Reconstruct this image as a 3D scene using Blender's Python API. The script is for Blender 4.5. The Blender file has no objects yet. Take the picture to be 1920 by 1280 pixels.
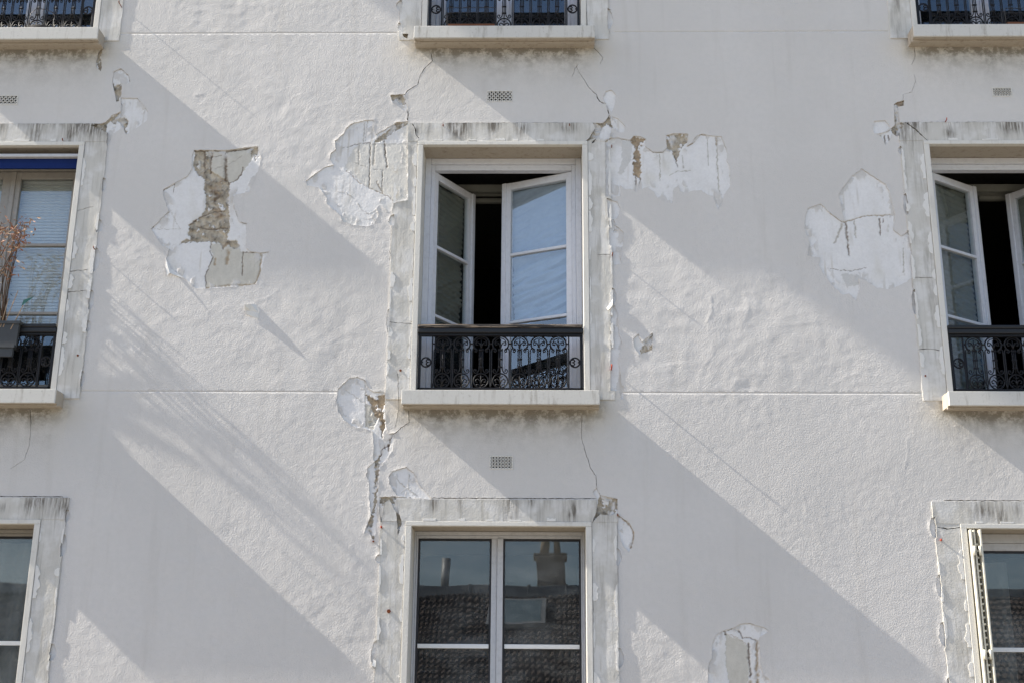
import bpy, bmesh, math, random
import numpy as np
from mathutils import Vector, Matrix
from mathutils.geometry import delaunay_2d_cdt

# ------------------------------------------------------------------ camera, sky, sun, exposure
scene = bpy.context.scene
COL = scene.collection
R = math.radians
D = 8.36                                   # metres from the camera to the facade plane (y = 0)
YAW, PITCH, ROLL = -0.02146411, 0.30027503, 0.00810949
FPX = 2400.0                               # focal length in pixels of the 1920 x 1280 photograph
_f = Vector((math.sin(YAW)*math.cos(PITCH), math.cos(YAW)*math.cos(PITCH), math.sin(PITCH)))
_r = Vector((math.cos(YAW), -math.sin(YAW), 0))
_u = _r.cross(_f)
_r2 = math.cos(ROLL)*_r + math.sin(ROLL)*_u
_u2 = -math.sin(ROLL)*_r + math.cos(ROLL)*_u
cam_d = bpy.data.cameras.new('camera'); cam = bpy.data.objects.new('camera', cam_d); COL.objects.link(cam)
cam_d.sensor_width = 36; cam_d.lens = FPX/1920*36; cam_d.clip_start = 0.05; cam_d.clip_end = 2000
cam.matrix_world = Matrix((( _r2.x, _u2.x, -_f.x, 0), (_r2.y, _u2.y, -_f.y, -D), (_r2.z, _u2.z, -_f.z, 0), (0, 0, 0, 1)))
scene.camera = cam

SUN = Vector((-1.0, -0.072, 0.855)).normalized()       # towards the sun: almost parallel to the facade
world = bpy.data.worlds.new('World'); scene.world = world; world.use_nodes = True
wn = world.node_tree.nodes; wl = world.node_tree.links
sky = wn.new('ShaderNodeTexSky'); sky.sky_type = 'NISHITA'; sky.sun_disc = False
sky.sun_elevation = math.asin(SUN.z); sky.sun_rotation = math.atan2(SUN.x, SUN.y)
sky.air_density = 1.0; sky.dust_density = 1.7; sky.ozone_density = 1.0
wl.new(sky.outputs[0], wn['Background'].inputs[0]); wn['Background'].inputs[1].default_value = 0.10
sun_d = bpy.data.lights.new('sun', 'SUN'); sun_d.energy = 4.4; sun_d.angle = R(0.53); sun_d.color = (1.0, 0.93, 0.82)
sun = bpy.data.objects.new('sun', sun_d); COL.objects.link(sun)
sun.rotation_euler = SUN.to_track_quat('Z', 'Y').to_euler(); sun.location = SUN*30
vs = scene.view_settings
vs.view_transform = 'Standard'; vs.look = 'None'; vs.exposure = 1.36; vs.gamma = 1.0; vs.use_curve_mapping = False
scene.render.engine = 'CYCLES'
scene.cycles.use_denoising = True
scene.cycles.max_bounces = 10; scene.cycles.transparent_max_bounces = 16
scene.cycles.caustics_reflective = False; scene.cycles.caustics_refractive = False

# ------------------------------------------------------------------ measuring, naming, noise
def P(px, py, y=0.0):
    """a point of the photograph on the plane y (the facade is y = 0): metres x, z"""
    d = _f*FPX + (px-960.0)*_r2 - (py-640.0)*_u2
    k = (D+y)/d.y
    return (d.x*k, d.z*k)
def frame(ox, oy, s):
    return lambda pts: [P(ox+a/s, oy+b/s) for a, b in pts]

rng = random.Random(7)
_perm = np.random.RandomState(3).rand(4096, 2)*2-1
def perlin(x, y, seed=0):
    x = np.asarray(x, float); y = np.asarray(y, float)
    xi = np.floor(x).astype(np.int64); yi = np.floor(y).astype(np.int64)
    xf = x-xi; yf = y-yi
    def g(i, j):
        h = (i*73856093 ^ j*19349663 ^ (seed*83492791+12345)) & 0x7fffffff
        h = (h ^ (h >> 13))*1274126177 & 0x7fffffff
        v = _perm[(h ^ (h >> 16)) & 4095]
        return v[..., 0], v[..., 1]
    u = xf*xf*xf*(xf*(xf*6-15)+10); v = yf*yf*yf*(yf*(yf*6-15)+10)
    r = []
    for a in (0, 1):
        for b in (0, 1):
            gx, gy = g(xi+a, yi+b); r.append(gx*(xf-a)+gy*(yf-b))
    return (r[0]*(1-v)+r[1]*v)*(1-u)+(r[2]*(1-v)+r[3]*v)*u
def fbm(x, y, seed=0, o=4):
    s = 0; a = 1.0
    for k in range(o):
        s = s+a*perlin(x*2**k, y*2**k, seed+k*17); a *= 0.5
    return s
def smooth(a, b, x):
    t = np.clip((x-a)/(b-a), 0, 1); return t*t*(3-2*t)
def inside(poly, x, z):
    x = np.asarray(x); z = np.asarray(z); r = np.zeros(x.shape, bool)
    n = len(poly)
    for i in range(n):
        x1, z1 = poly[i]; x2, z2 = poly[(i+1) % n]
        if z1 == z2: continue
        c = ((z1 > z) != (z2 > z)) & (x < (x2-x1)*(z-z1)/(z2-z1)+x1)
        r ^= c
    return r
def seg_dist(path, x, z, closed=False):
    d = np.full(np.shape(x), 1e9)
    n = len(path)
    for i in range(n if closed else n-1):
        ax, az = path[i]; bx, bz = path[(i+1) % n]
        L = (bx-ax)**2+(bz-az)**2
        if L < 1e-14: continue
        t = np.clip(((x-ax)*(bx-ax)+(z-az)*(bz-az))/L, 0, 1)
        d = np.minimum(d, np.hypot(x-ax-t*(bx-ax), z-az-t*(bz-az)))
    return d
def ragged(poly, step=0.007, amp=0.004, seed=1, closed=True):
    out = []
    n = len(poly)
    for i in range(n if closed else n-1):
        a = poly[i]; b = poly[(i+1) % n]
        k = max(1, int(math.hypot(b[0]-a[0], b[1]-a[1])/step))
        for j in range(k): out.append((a[0]+(b[0]-a[0])*j/k, a[1]+(b[1]-a[1])*j/k))
    if not closed: out.append(poly[-1])
    q = np.array(out)
    nx = fbm(q[:, 0]*38, q[:, 1]*38, seed, 3); nz = fbm(q[:, 0]*38+9, q[:, 1]*38+5, seed+5, 3)
    q[:, 0] += nx*amp*1.6; q[:, 1] += nz*amp*1.6
    return [tuple(p) for p in q]
def ribbon(path, w0, w1=None, seed=0):
    """closed outline of a crack: a path with tapering, uneven width"""
    if w1 is None: w1 = w0*0.35
    p = ragged(path, 0.012, 0.0035, seed, closed=False)
    r = random.Random(seed); L = []; Rr = []
    n = len(p)
    for i in range(n):
        a = p[max(0, i-1)]; b = p[min(n-1, i+1)]
        tx, tz = b[0]-a[0], b[1]-a[1]; l = math.hypot(tx, tz) or 1
        w = (w0+(w1-w0)*i/max(1, n-1))*r.uniform(0.5, 1.35)/2
        L.append((p[i][0]-tz/l*w, p[i][1]+tx/l*w)); Rr.append((p[i][0]+tz/l*w, p[i][1]-tx/l*w))
    return L+Rr[::-1]

def link(o, parent=None):
    COL.objects.link(o)
    if parent is not None: o.parent = parent
    return o
def mesh_obj(name, v, f, mat, parent=None, smooth_=False):
    me = bpy.data.meshes.new(name)
    me.from_pydata([tuple(p) for p in v], [], [tuple(q) for q in f])
    if mat is not None: me.materials.append(mat)
    if smooth_: me.polygons.foreach_set('use_smooth', [True]*len(me.polygons))
    me.update()
    return link(bpy.data.objects.new(name, me), parent)
def empty(name, loc=(0, 0, 0), parent=None):
    o = bpy.data.objects.new(name, None); o.location = loc; o.empty_display_size = 0.1
    return link(o, parent)
def tag(o, label=None, cat=None, group=None, kind=None):
    if label: o['label'] = label
    if cat: o['category'] = cat
    if group: o['group'] = group
    if kind: o['kind'] = kind
    return o
class MB:
    """collects boxes, tubes and sheets into one mesh"""
    def __init__(s): s.v = []; s.f = []
    def add(s, v, f):
        k = len(s.v); s.v += [tuple(p) for p in v]; s.f += [tuple(i+k for i in q) for q in f]; return s
    def box(s, x0, x1, y0, y1, z0, z1, b=0.0):
        if b <= 0:
            v = [(x, y, z) for x in (x0, x1) for y in (y0, y1) for z in (z0, z1)]
            return s.add(v, [(0, 1, 3, 2), (4, 6, 7, 5), (0, 4, 5, 1), (2, 3, 7, 6), (0, 2, 6, 4), (1, 5, 7, 3)])
        bm = bmesh.new(); bmesh.ops.create_cube(bm, size=1.0)
        for q in bm.verts: q.co = ((x0+x1)/2+q.co.x*(x1-x0), (y0+y1)/2+q.co.y*(y1-y0), (z0+z1)/2+q.co.z*(z1-z0))
        bmesh.ops.bevel(bm, geom=bm.edges[:], offset=b, segments=2, profile=0.6, affect='EDGES')
        bm.verts.index_update()
        s.add([q.co[:] for q in bm.verts], [[q.index for q in f.verts] for f in bm.faces]); bm.free(); return s
    def tube(s, path, r, n=6, r1=None, cap=True):
        p = [Vector(q) for q in path]; m = len(p); k0 = len(s.v)
        t0 = (p[1]-p[0]).normalized(); ref = Vector((0, 1, 0)) if abs(t0.y) < 0.9 else Vector((1, 0, 0))
        for i in range(m):
            t = (p[min(m-1, i+1)]-p[max(0, i-1)])
            t = t.normalized() if t.length > 1e-9 else t0
            a = ref-t*ref.dot(t)
            a = a.normalized() if a.length > 1e-6 else t.orthogonal().normalized()
            b = t.cross(a); rr = r if r1 is None else r+(r1-r)*i/(m-1)
            for j in range(n):
                c = math.tau*j/n; s.v.append(tuple(p[i]+a*math.cos(c)*rr+b*math.sin(c)*rr))
        for i in range(m-1):
            for j in range(n):
                s.f.append((k0+i*n+j, k0+i*n+(j+1) % n, k0+(i+1)*n+(j+1) % n, k0+(i+1)*n+j))
        if cap:
            s.f.append(tuple(k0+j for j in range(n))[::-1]); s.f.append(tuple(k0+(m-1)*n+j for j in range(n)))
        return s
    def build(s, name, mat, parent=None, smooth_=False):
        return mesh_obj(name, s.v, s.f, mat, parent, smooth_)
def box(name, x0, x1, y0, y1, z0, z1, mat, parent=None, b=0.0):
    return MB().box(x0, x1, y0, y1, z0, z1, b).build(name, mat, parent)
def copy_obj(o, loc, parent=None):
    c = o.copy(); COL.objects.link(c); c.parent = parent; c.location = loc
    return c

# ------------------------------------------------------------------ materials
class NT:
    def __init__(s, name):
        s.m = bpy.data.materials.new(name); s.m.use_nodes = True
        s.t = s.m.node_tree; s.n = s.t.nodes; s.b = s.n['Principled BSDF']; s.out = s.n['Material Output']
    def node(s, typ, **kw):
        q = s.n.new(typ)
        for k, v in kw.items(): setattr(q, k, v)
        return q
    def link(s, a, b): s.t.links.new(a, b)
    def val(s, sock, v):
        if isinstance(v, bpy.types.NodeSocket): s.link(v, sock)
        else: sock.default_value = v
    def pos(s, sc=(1, 1, 1), obj=False):
        g = s.node('ShaderNodeTexCoord').outputs['Object'] if obj else s.node('ShaderNodeNewGeometry').outputs['Position']
        m = s.node('ShaderNodeMapping'); m.inputs['Scale'].default_value = sc; s.link(g, m.inputs[0]); return m.outputs[0]
    def noise(s, scale, detail=3, rough=0.5, co=None, dist=0.0):
        q = s.node('ShaderNodeTexNoise'); q.inputs['Scale'].default_value = scale; q.inputs['Detail'].default_value = detail
        q.inputs['Roughness'].default_value = rough; q.inputs['Distortion'].default_value = dist
        s.link(co if co is not None else s.pos(), q.inputs['Vector']); return q.outputs[0]
    def ramp(s, x, a, b, lo=0.0, hi=1.0):
        q = s.node('ShaderNodeMapRange'); q.interpolation_type = 'SMOOTHSTEP'
        for i, v in enumerate((x, a, b, lo, hi)): s.val(q.inputs[i], v)
        return q.outputs[0]
    def mix(s, fac, a, b, mode='MIX'):
        q = s.node('ShaderNodeMix', data_type='RGBA', blend_type=mode)
        s.val(q.inputs[0], fac)
        for i, v in ((6, a), (7, b)):
            s.val(q.inputs[i], v if isinstance(v, bpy.types.NodeSocket) else (*v, 1) if len(v) == 3 else v)
        return q.outputs[2]
    def math(s, op, a, b=0.0):
        q = s.node('ShaderNodeMath', operation=op); s.val(q.inputs[0], a); s.val(q.inputs[1], b); return q.outputs[0]
    def attr(s, name, fac=True):
        q = s.node('ShaderNodeAttribute'); q.attribute_name = name; return q.outputs['Fac' if fac else 'Color']
    def bump(s, h, dist, strength=1.0):
        q = s.node('ShaderNodeBump'); q.inputs['Strength'].default_value = strength; q.inputs['Distance'].default_value = dist
        s.link(h, q.inputs['Height']); s.link(q.outputs[0], s.b.inputs['Normal']); return q
    def done(s, color, rough=0.8, spec=0.3, metal=0.0):
        s.val(s.b.inputs['Base Color'], color if isinstance(color, bpy.types.NodeSocket) else (*color, 1))
        s.val(s.b.inputs['Roughness'], rough); s.b.inputs['Specular IOR Level'].default_value = spec; s.b.inputs['Metallic'].default_value = metal
        return s.m
M = {}
# wall paint: off-white masonry paint with orange-peel relief, soot in the attribute "soot"
t = NT('wall_paint')
big = t.noise(0.9, 3); fine = t.noise(26, 3)
c = t.mix(t.ramp(big, 0.35, 0.65), (0.580, 0.562, 0.540), (0.617, 0.598, 0.577))
c = t.mix(t.ramp(fine, 0.3, 0.75, 0, 0.35), c, (0.55, 0.54, 0.515))
st = t.noise(1.0, 3, 0.6, t.pos((9, 1, 0.7)))
c = t.mix(t.ramp(st, 0.54, 0.80, 0, 0.24), c, (0.40, 0.375, 0.335))
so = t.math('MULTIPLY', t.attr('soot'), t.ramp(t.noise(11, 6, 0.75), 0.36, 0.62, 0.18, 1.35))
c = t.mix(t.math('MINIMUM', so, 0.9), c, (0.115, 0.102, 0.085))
c = t.mix(t.attr('tint'), c, (0.60, 0.56, 0.47))
h = t.math('ADD', t.noise(95, 2, 0.5, dist=0.6), t.math('MULTIPLY', t.noise(240, 1), 0.25))
t.bump(h, 0.0022); M['paint'] = t.done(c, 0.75, 0.25)
# bare undercoat, cement, rubble: colour from the mesh, grain here
t = NT('bare_plaster')
c = t.mix(t.ramp(t.noise(60, 5, 0.65), 0.35, 0.75, 0, 0.16), t.attr('Col', False), (0.55, 0.53, 0.50), 'MULTIPLY')
c = t.mix(t.ramp(t.noise(7, 4), 0.4, 0.7, 0, 0.22), c, (0.80, 0.79, 0.76), 'MULTIPLY')
t.bump(t.noise(120, 3), 0.0012); M['plaster'] = t.done(c, 0.9, 0.1)
# stone surround: layers of cream and white paint with grey runs
t = NT('surround_paint')
stk = t.noise(1.0, 4, 0.6, t.pos((34, 1, 2.6))); bl = t.noise(5.5, 4, 0.6)
c = t.mix(t.ramp(bl, 0.44, 0.60), (0.555, 0.54, 0.50), (0.64, 0.63, 0.605))
c = t.mix(t.ramp(t.noise(2.7, 5, 0.65), 0.50, 0.66, 0, 0.55), c, (0.50, 0.485, 0.445))
c = t.mix(t.ramp(stk, 0.50, 0.70, 0, 0.55), c, (0.36, 0.345, 0.305))
c = t.mix(t.ramp(t.noise(26, 6, 0.75), 0.60, 0.74, 0, 0.40), c, (0.36, 0.34, 0.30))
c = t.mix(t.math('MINIMUM', t.math('MULTIPLY', t.attr('soot'), t.ramp(t.noise(1.0, 5, 0.65, t.pos((60, 1, 6))), 0.34, 0.62)), 0.92), c, (0.13, 0.115, 0.095))
h = t.math('ADD', t.noise(80, 2, 0.5, dist=0.5), t.math('MULTIPLY', bl, 0.8))
t.bump(h, 0.0013); M['surround'] = t.done(c, 0.8, 0.2)
# clean painted trim and sill
def stone(name, col, dirt, bumpd=0.0009, amt=0.5):
    t = NT(name); d = t.noise(1.0, 4, 0.65, t.pos((26, 26, 4)))
    c = t.mix(t.ramp(d, 0.50, 0.78, 0, amt), col, dirt)
    c = t.mix(t.ramp(t.noise(45, 5, 0.7), 0.56, 0.75, 0, amt*0.8), c, dirt)
    t.bump(t.noise(85, 3, dist=0.4), bumpd); M[name] = t.done(c, 0.75, 0.25)
stone('trim', (0.63, 0.615, 0.57), (0.40, 0.37, 0.32), amt=0.42)
stone('sill', (0.565, 0.555, 0.52), (0.27, 0.245, 0.205), amt=0.75)
stone('flake', (0.69, 0.68, 0.65), (0.48, 0.45, 0.40), amt=0.3)
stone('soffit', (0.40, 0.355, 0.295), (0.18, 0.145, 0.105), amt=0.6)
def plain(name, col, rough=0.5, spec=0.4, metal=0.0, var=0.12, scale=30, bumpd=0.0):
    t = NT(name); d = tuple(x*(1-var*3) for x in col)
    c = t.mix(t.ramp(t.noise(scale, 4, 0.6), 0.45, 0.75, 0, 0.6), col, d)
    if bumpd: t.bump(t.noise(scale*3, 3), bumpd)
    M[name] = t.done(c, rough, spec, metal)
plain('white_frame', (0.62, 0.64, 0.69), 0.45, 0.4, var=0.06)
plain('taupe_frame', (0.31, 0.297, 0.275), 0.5, 0.4, var=0.08)
plain('cream_frame', (0.50, 0.51, 0.53), 0.5, 0.4, var=0.08)
plain('bar_white', (0.75, 0.76, 0.76), 0.4, 0.4, var=0.03)
plain('iron', (0.006, 0.006, 0.008), 0.5, 0.3, var=0.1, scale=60, bumpd=0.0006)
plain('rust', (0.19, 0.060, 0.028), 0.9, 0.1, var=0.25, scale=90)
plain('red_hook', (0.42, 0.085, 0.05), 0.8, 0.2, var=0.2, scale=60)
plain('hole_dark', (0.012, 0.011, 0.010), 0.95, 0.0)
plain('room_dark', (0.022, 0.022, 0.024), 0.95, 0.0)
plain('room_ceiling', (0.10, 0.10, 0.095), 0.95, 0.0)
plain('gasket', (0.020, 0.020, 0.024), 0.5, 0.4)
plain('blue_canvas', (0.011, 0.026, 0.115), 0.85, 0.1, var=0.1)
plain('pot_grey', (0.045, 0.050, 0.054), 0.6, 0.4, var=0.08)
plain('pot_black', (0.012, 0.012, 0.014), 0.8, 0.2)
plain('terracotta', (0.15, 0.065, 0.035), 0.85, 0.2, var=0.1)
plain('soil', (0.045, 0.032, 0.022), 0.95, 0.0, var=0.2, scale=80)
plain('shutter', (0.66, 0.63, 0.53), 0.45, 0.4, var=0.06)
plain('bark', (0.10, 0.065, 0.045), 0.9, 0.1, var=0.15)
plain('leaf_brown', (0.31, 0.150, 0.090), 0.6, 0.3, var=0.2, scale=40)
plain('leaf_reflected', (0.055, 0.062, 0.032), 0.6, 0.3, var=0.2, scale=40)
plain('green_plastic', (0.03, 0.13, 0.105), 0.4, 0.4)
plain('stake', (0.42, 0.30, 0.20), 0.8, 0.2)
plain('wire', (0.05, 0.05, 0.055), 0.4, 0.5, 0.6)
plain('cloth_sky_tint', (0.33, 0.40, 0.53), 0.95, 0.05, var=0.05)  # white cloth with the blue of the mirrored sky put into its colour
plain('cloth_grey', (0.20, 0.205, 0.185), 0.95, 0.05, var=0.05)
plain('blind_white', (0.60, 0.62, 0.64), 0.6, 0.2, var=0.03)
plain('net_curtain', (0.16, 0.17, 0.18), 0.95, 0.05, var=0.05)
plain('tile', (0.095, 0.074, 0.064), 0.85, 0.15, var=0.2, scale=3)
plain('zinc', (0.30, 0.31, 0.31), 0.5, 0.4, 0.2, var=0.1, scale=4)
plain('chimney_render', (0.38, 0.33, 0.27), 0.9, 0.1, var=0.15, scale=5)
plain('roof_glass', (0.16, 0.22, 0.24), 0.15, 0.6, var=0.03)
plain('house_render', (0.46, 0.43, 0.38), 0.9, 0.1, var=0.05, scale=4)
plain('ochre_render', (0.50, 0.36, 0.14), 0.9, 0.1, var=0.05, scale=4)
plain('paving', (0.38, 0.34, 0.28), 0.9, 0.15, var=0.1, scale=1.5)
t = NT('handrail_worn')                    # black paint worn off the top board
w = t.noise(1.0, 5, 0.7, t.pos((3.5, 60, 110)))
c = t.mix(t.ramp(w, 0.50, 0.57), (0.014, 0.013, 0.013), (0.24, 0.19, 0.145))
c = t.mix(t.ramp(t.noise(1.0, 4, 0.6, t.pos((30, 60, 90))), 0.6, 0.72, 0, 0.8), c, (0.055, 0.03, 0.018))
t.bump(w, 0.004); M['handrail_worn'] = t.done(c, 0.65, 0.3)
t = NT('handrail_black')
t.bump(t.noise(1.0, 4, 0.6, t.pos((10, 60, 60))), 0.002); M['handrail_black'] = t.done((0.011, 0.011, 0.012), 0.45, 0.4)
def glass(name, dust, warp, tint=(0.74, 0.87, 1, 1)):               # clear pane: transparent with a Fresnel mirror and a film of dust
    t = NT(name)
    tr = t.node('ShaderNodeBsdfTransparent'); tr.inputs[0].default_value = (0.93, 0.95, 0.94, 1)
    gl = t.node('ShaderNodeBsdfGlossy'); gl.inputs['Roughness'].default_value = 0.0; gl.inputs[0].default_value = tint
    fr = t.node('ShaderNodeFresnel'); fr.inputs[0].default_value = 2.2 if name == 'glass' else 1.95
    mx = t.node('ShaderNodeMixShader'); bf = t.node('ShaderNodeNewGeometry'); fm = t.math('MULTIPLY', fr.outputs[0], t.math('SUBTRACT', 1.0, bf.outputs['Backfacing'])); t.link(fm, mx.inputs[0]); t.link(tr.outputs[0], mx.inputs[1]); t.link(gl.outputs[0], mx.inputs[2])
    bp = t.node('ShaderNodeBump'); bp.inputs['Distance'].default_value = 0.0016; bp.inputs['Strength'].default_value = warp
    t.link(t.noise(3.0, 1), bp.inputs['Height']); t.link(bp.outputs[0], gl.inputs['Normal']); t.link(bp.outputs[0], fr.inputs['Normal'])
    df = t.node('ShaderNodeBsdfDiffuse'); df.inputs[0].default_value = (0.5, 0.52, 0.52, 1); mx2 = t.node('ShaderNodeMixShader')
    t.link(t.ramp(t.noise(2.2, 5, 0.7, t.pos((1, 1, 2.5))), 0.35, 0.75, dust*.12, dust), mx2.inputs[0]); t.link(mx.outputs[0], mx2.inputs[1]); t.link(df.outputs[0], mx2.inputs[2])
    t.link(mx2.outputs[0], t.out.inputs[0]); M[name] = t.m
glass('glass', .035, .14); glass('glass_dusty', .13, .34, (0.92, 0.96, 1, 1))
plain('leaf_tan', (0.36, 0.235, 0.145), 0.6, 0.3, var=0.2, scale=40)
# ------------------------------------------------------------------ layout of the facade (metres)
XC = {'L': -3.887, 'C': -0.258, 'R': 3.352}          # window axes
Z0 = {'T': 4.945, 'M': 2.21, 'B': -0.525}            # sill tops
OW, OH = 0.57, 1.85                                  # half width and height of an opening
SW = 0.775                                           # half width of the surround
LT = 0.175                                           # lintel height above the opening
Y_FIELD, Y_TRIM = -0.007, -0.0135                     # surround faces stand proud of the wall
SILL_P = 0.153                                       # projection of the sills
GROUND = -1.6

# ground and street (the light it throws up fills the shade)
gr = mesh_obj('ground', [(-120, -120, GROUND), (120, -120, GROUND), (120, 0.5, GROUND), (-120, 0.5, GROUND)], [(0, 1, 2, 3)], M['paving'])
tag(gr, kind='structure')
plain('asphalt', (0.16, 0.146, 0.125), 0.9, 0.15, var=0.1, scale=2)
rd = mesh_obj('road', [(-120, -7.6, GROUND+.004), (120, -7.6, GROUND+.004), (120, -1.3, GROUND+.004), (-120, -1.3, GROUND+.004)], [(0, 1, 2, 3)], M['asphalt']); tag(rd, kind='structure')
pv = box('pavement', -120, 120, -1.3, -.02, GROUND-.02, GROUND+.12, M['paving']); tag(pv, kind='structure')

house = empty('apartment_building', (0, 0, GROUND))
tag(house, 'off-white apartment facade with peeling paint, cracked plaster and three columns of windows', 'building')
def hp(o):                                           # parent to the building, keeping world coordinates
    o.parent = house; o.matrix_parent_inverse = Matrix.Translation((0, 0, -GROUND)); return o

# ------------------------------------------------------------------ where the paint has come away
F0 = frame(240, 230, 3.46); F1 = frame(560, 200, 4.925); F2 = frame(1080, 160, 4.266); F3 = frame(1460, 140, 2.0)
F4 = frame(620, 690, 3.657); F5 = frame(1300, 1150, 9.84); F6 = frame(0, 0, 3.048); F7 = frame(560, 0, 3.048)
F8 = frame(1120, 380, 2.909); F9 = frame(1080, 900, 3.37); F10 = frame(1060, 220, 4.571); F11 = frame(1060, 460, 3.763)
F12 = frame(620, 680, 2.133); F13 = frame(700, 200, 2.134)
FX = frame(0, 0, 1.0)
WHITE = (0.725, 0.722, 0.720); CEMENT = (0.56, 0.54, 0.485); RUBBLE = (0.40, 0.355, 0.285); DARK = (0.15, 0.115, 0.085); TAN = (0.37, 0.295, 0.21); FAINT = (0.40, 0.375, 0.33)
PATCHES = []                                         # outline, zones [(kind, polygon)], lines [(width m, colour, depth, path)]
def patch(fr, outline, zones=(), lines=(), lift=0.003, amp=0.004):
    s = len(PATCHES)+11
    fx = (fr([(0, 0)])[0][0]-fr([(100, 0)])[0][0])/-100.0
    PATCHES.append(dict(out=ragged(fr(outline), 0.007, amp, s), zones=[(k, fr(p)) for k, p in zones],
                        lines=[(w*fx, c, d, fr(p)) for w, c, d, p in lines], lift=lift, seed=s))
# large bare area on the left
patch(F0, [(430,178),(640,180),(790,160),(843,155),(865,235),(850,290),(830,370),(790,450),(690,470),(690,545),(720,640),(770,655),(765,810),(790,835),(860,845),(915,840),(885,880),(865,960),(830,1050),(740,1062),(505,1078),(440,1075),(370,1010),(275,945),(245,890),(270,820),(215,790),(150,690),(265,575),(230,480),(228,435),(300,395),(380,350),(415,300),(415,220)],
  zones=[('cement', [(505,1075),(500,990),(550,870),(530,780),(700,790),(745,840),(870,850),(860,980),(820,1060),(640,1065)]),
         ('cement', [(430,178),(800,160),(840,180),(760,300),(700,385),(560,370),(470,330)]),
         ('rubble', [(430,180),(560,180),(520,300),(560,330),(640,372),(660,395),(660,440),(650,500),(655,600),(660,680),(640,760),(705,765),(725,805),(690,815),(640,790),(610,830),(600,780),(520,770),(400,775),(335,785),(390,730),(395,660),(470,610),(500,560),(505,480),(490,440),(495,370),(440,320),(415,290),(430,230)]),
         ('rubble', [(788,162),(843,157),(840,230),(825,245),(800,205)])],
  lines=[(12,DARK,.004,[(430,182),(640,186),(760,172),(790,165)]),(16,DARK,.004,[(497,190),(494,300)]),(16,DARK,.004,[(540,190),(533,320)]),(26,DARK,.004,[(633,185),(632,372)]),
         (9,DARK,.003,[(745,290),(735,335),(690,380),(650,390)]),(7,DARK,.002,[(520,225),(640,210)]),(6,FAINT,.002,[(560,300),(690,250),(740,210)]),
         (40,DARK,.007,[(540,440),(590,470),(555,500)]),(8,DARK,.003,[(395,660),(470,610),(560,575),(620,570)]),(10,DARK,.004,[(440,670),(520,690),(640,680)]),
         (8,DARK,.003,[(505,1072),(500,990),(550,870),(530,835),(535,780)]),(8,DARK,.003,[(745,835),(738,990)]),(13,TAN,.003,[(862,850),(855,970),(820,1050)]),
         (16,TAN,.003,[(820,1052),(740,1052),(640,1055),(505,1074)]),(26,TAN,.003,[(650,830),(638,910)]),(16,TAN,.002,[(565,880),(560,920)]),
         (5,DARK,.002,[(150,690),(200,625),(270,572)]),(4,FAINT,.001,[(165,690),(340,690)]),(4,FAINT,.001,[(265,550),(330,680)]),(6,DARK,.002,[(228,440),(305,395),(290,460)]),
         (5,DARK,.002,[(690,545),(720,640),(770,655)]),(6,DARK,.002,[(745,840),(860,845),(915,840)])], lift=0.0025)
# bare corner left of the open window
patch(F1, [(65,690),(140,630),(240,560),(320,540),(285,480),(300,430),(345,395),(335,320),(410,255),(440,200),(500,155),(600,130),(690,122),(690,200),(710,260),(790,215),(870,165),(905,145),(1010,138),(1010,870),(880,890),(860,960),(830,985),(800,940),(750,905),(720,940),(740,1000),(690,1090),(630,1108),(500,1095),(410,1060),(380,1000),(330,960),(260,900),(255,840),(190,750),(120,735),(80,730)],
  zones=[('lime', [(560,340),(1010,340),(1010,870),(880,870),(830,820),(650,755),(420,560),(500,400)]), ('rubble', [(720,290),(800,240),(870,170),(905,150),(1020,143),(950,190),(905,215),(850,255),(810,275),(800,300),(740,320),(690,335)])],
  lines=[(10,FAINT,.002,[(605,150),(605,230),(595,320)]),(8,FAINT,.002,[(635,130),(615,320)]),(12,FAINT,.002,[(555,345),(555,520)]),(14,DARK,.003,[(660,340),(655,560),(650,750)]),(22,FAINT,.002,[(700,340),(688,540)]),(16,DARK,.004,[(790,320),(800,460),(815,560)]),
         (9,DARK,.003,[(770,590),(770,780)]),(14,TAN,.002,[(720,690),(770,800)]),(8,DARK,.003,[(400,380),(470,370),(560,335),(660,335)]),(6,FAINT,.002,[(500,510),(640,560),(700,580),(820,580)]),
         (8,TAN,.003,[(440,590),(560,700),(650,750),(770,800),(840,840),(880,870)]),(8,FAINT,-.002,[(360,785),(430,790),(500,840)]),(8,FAINT,-.002,[(540,890),(580,950),(650,990),(730,940)])], lift=0.0045)
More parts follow.
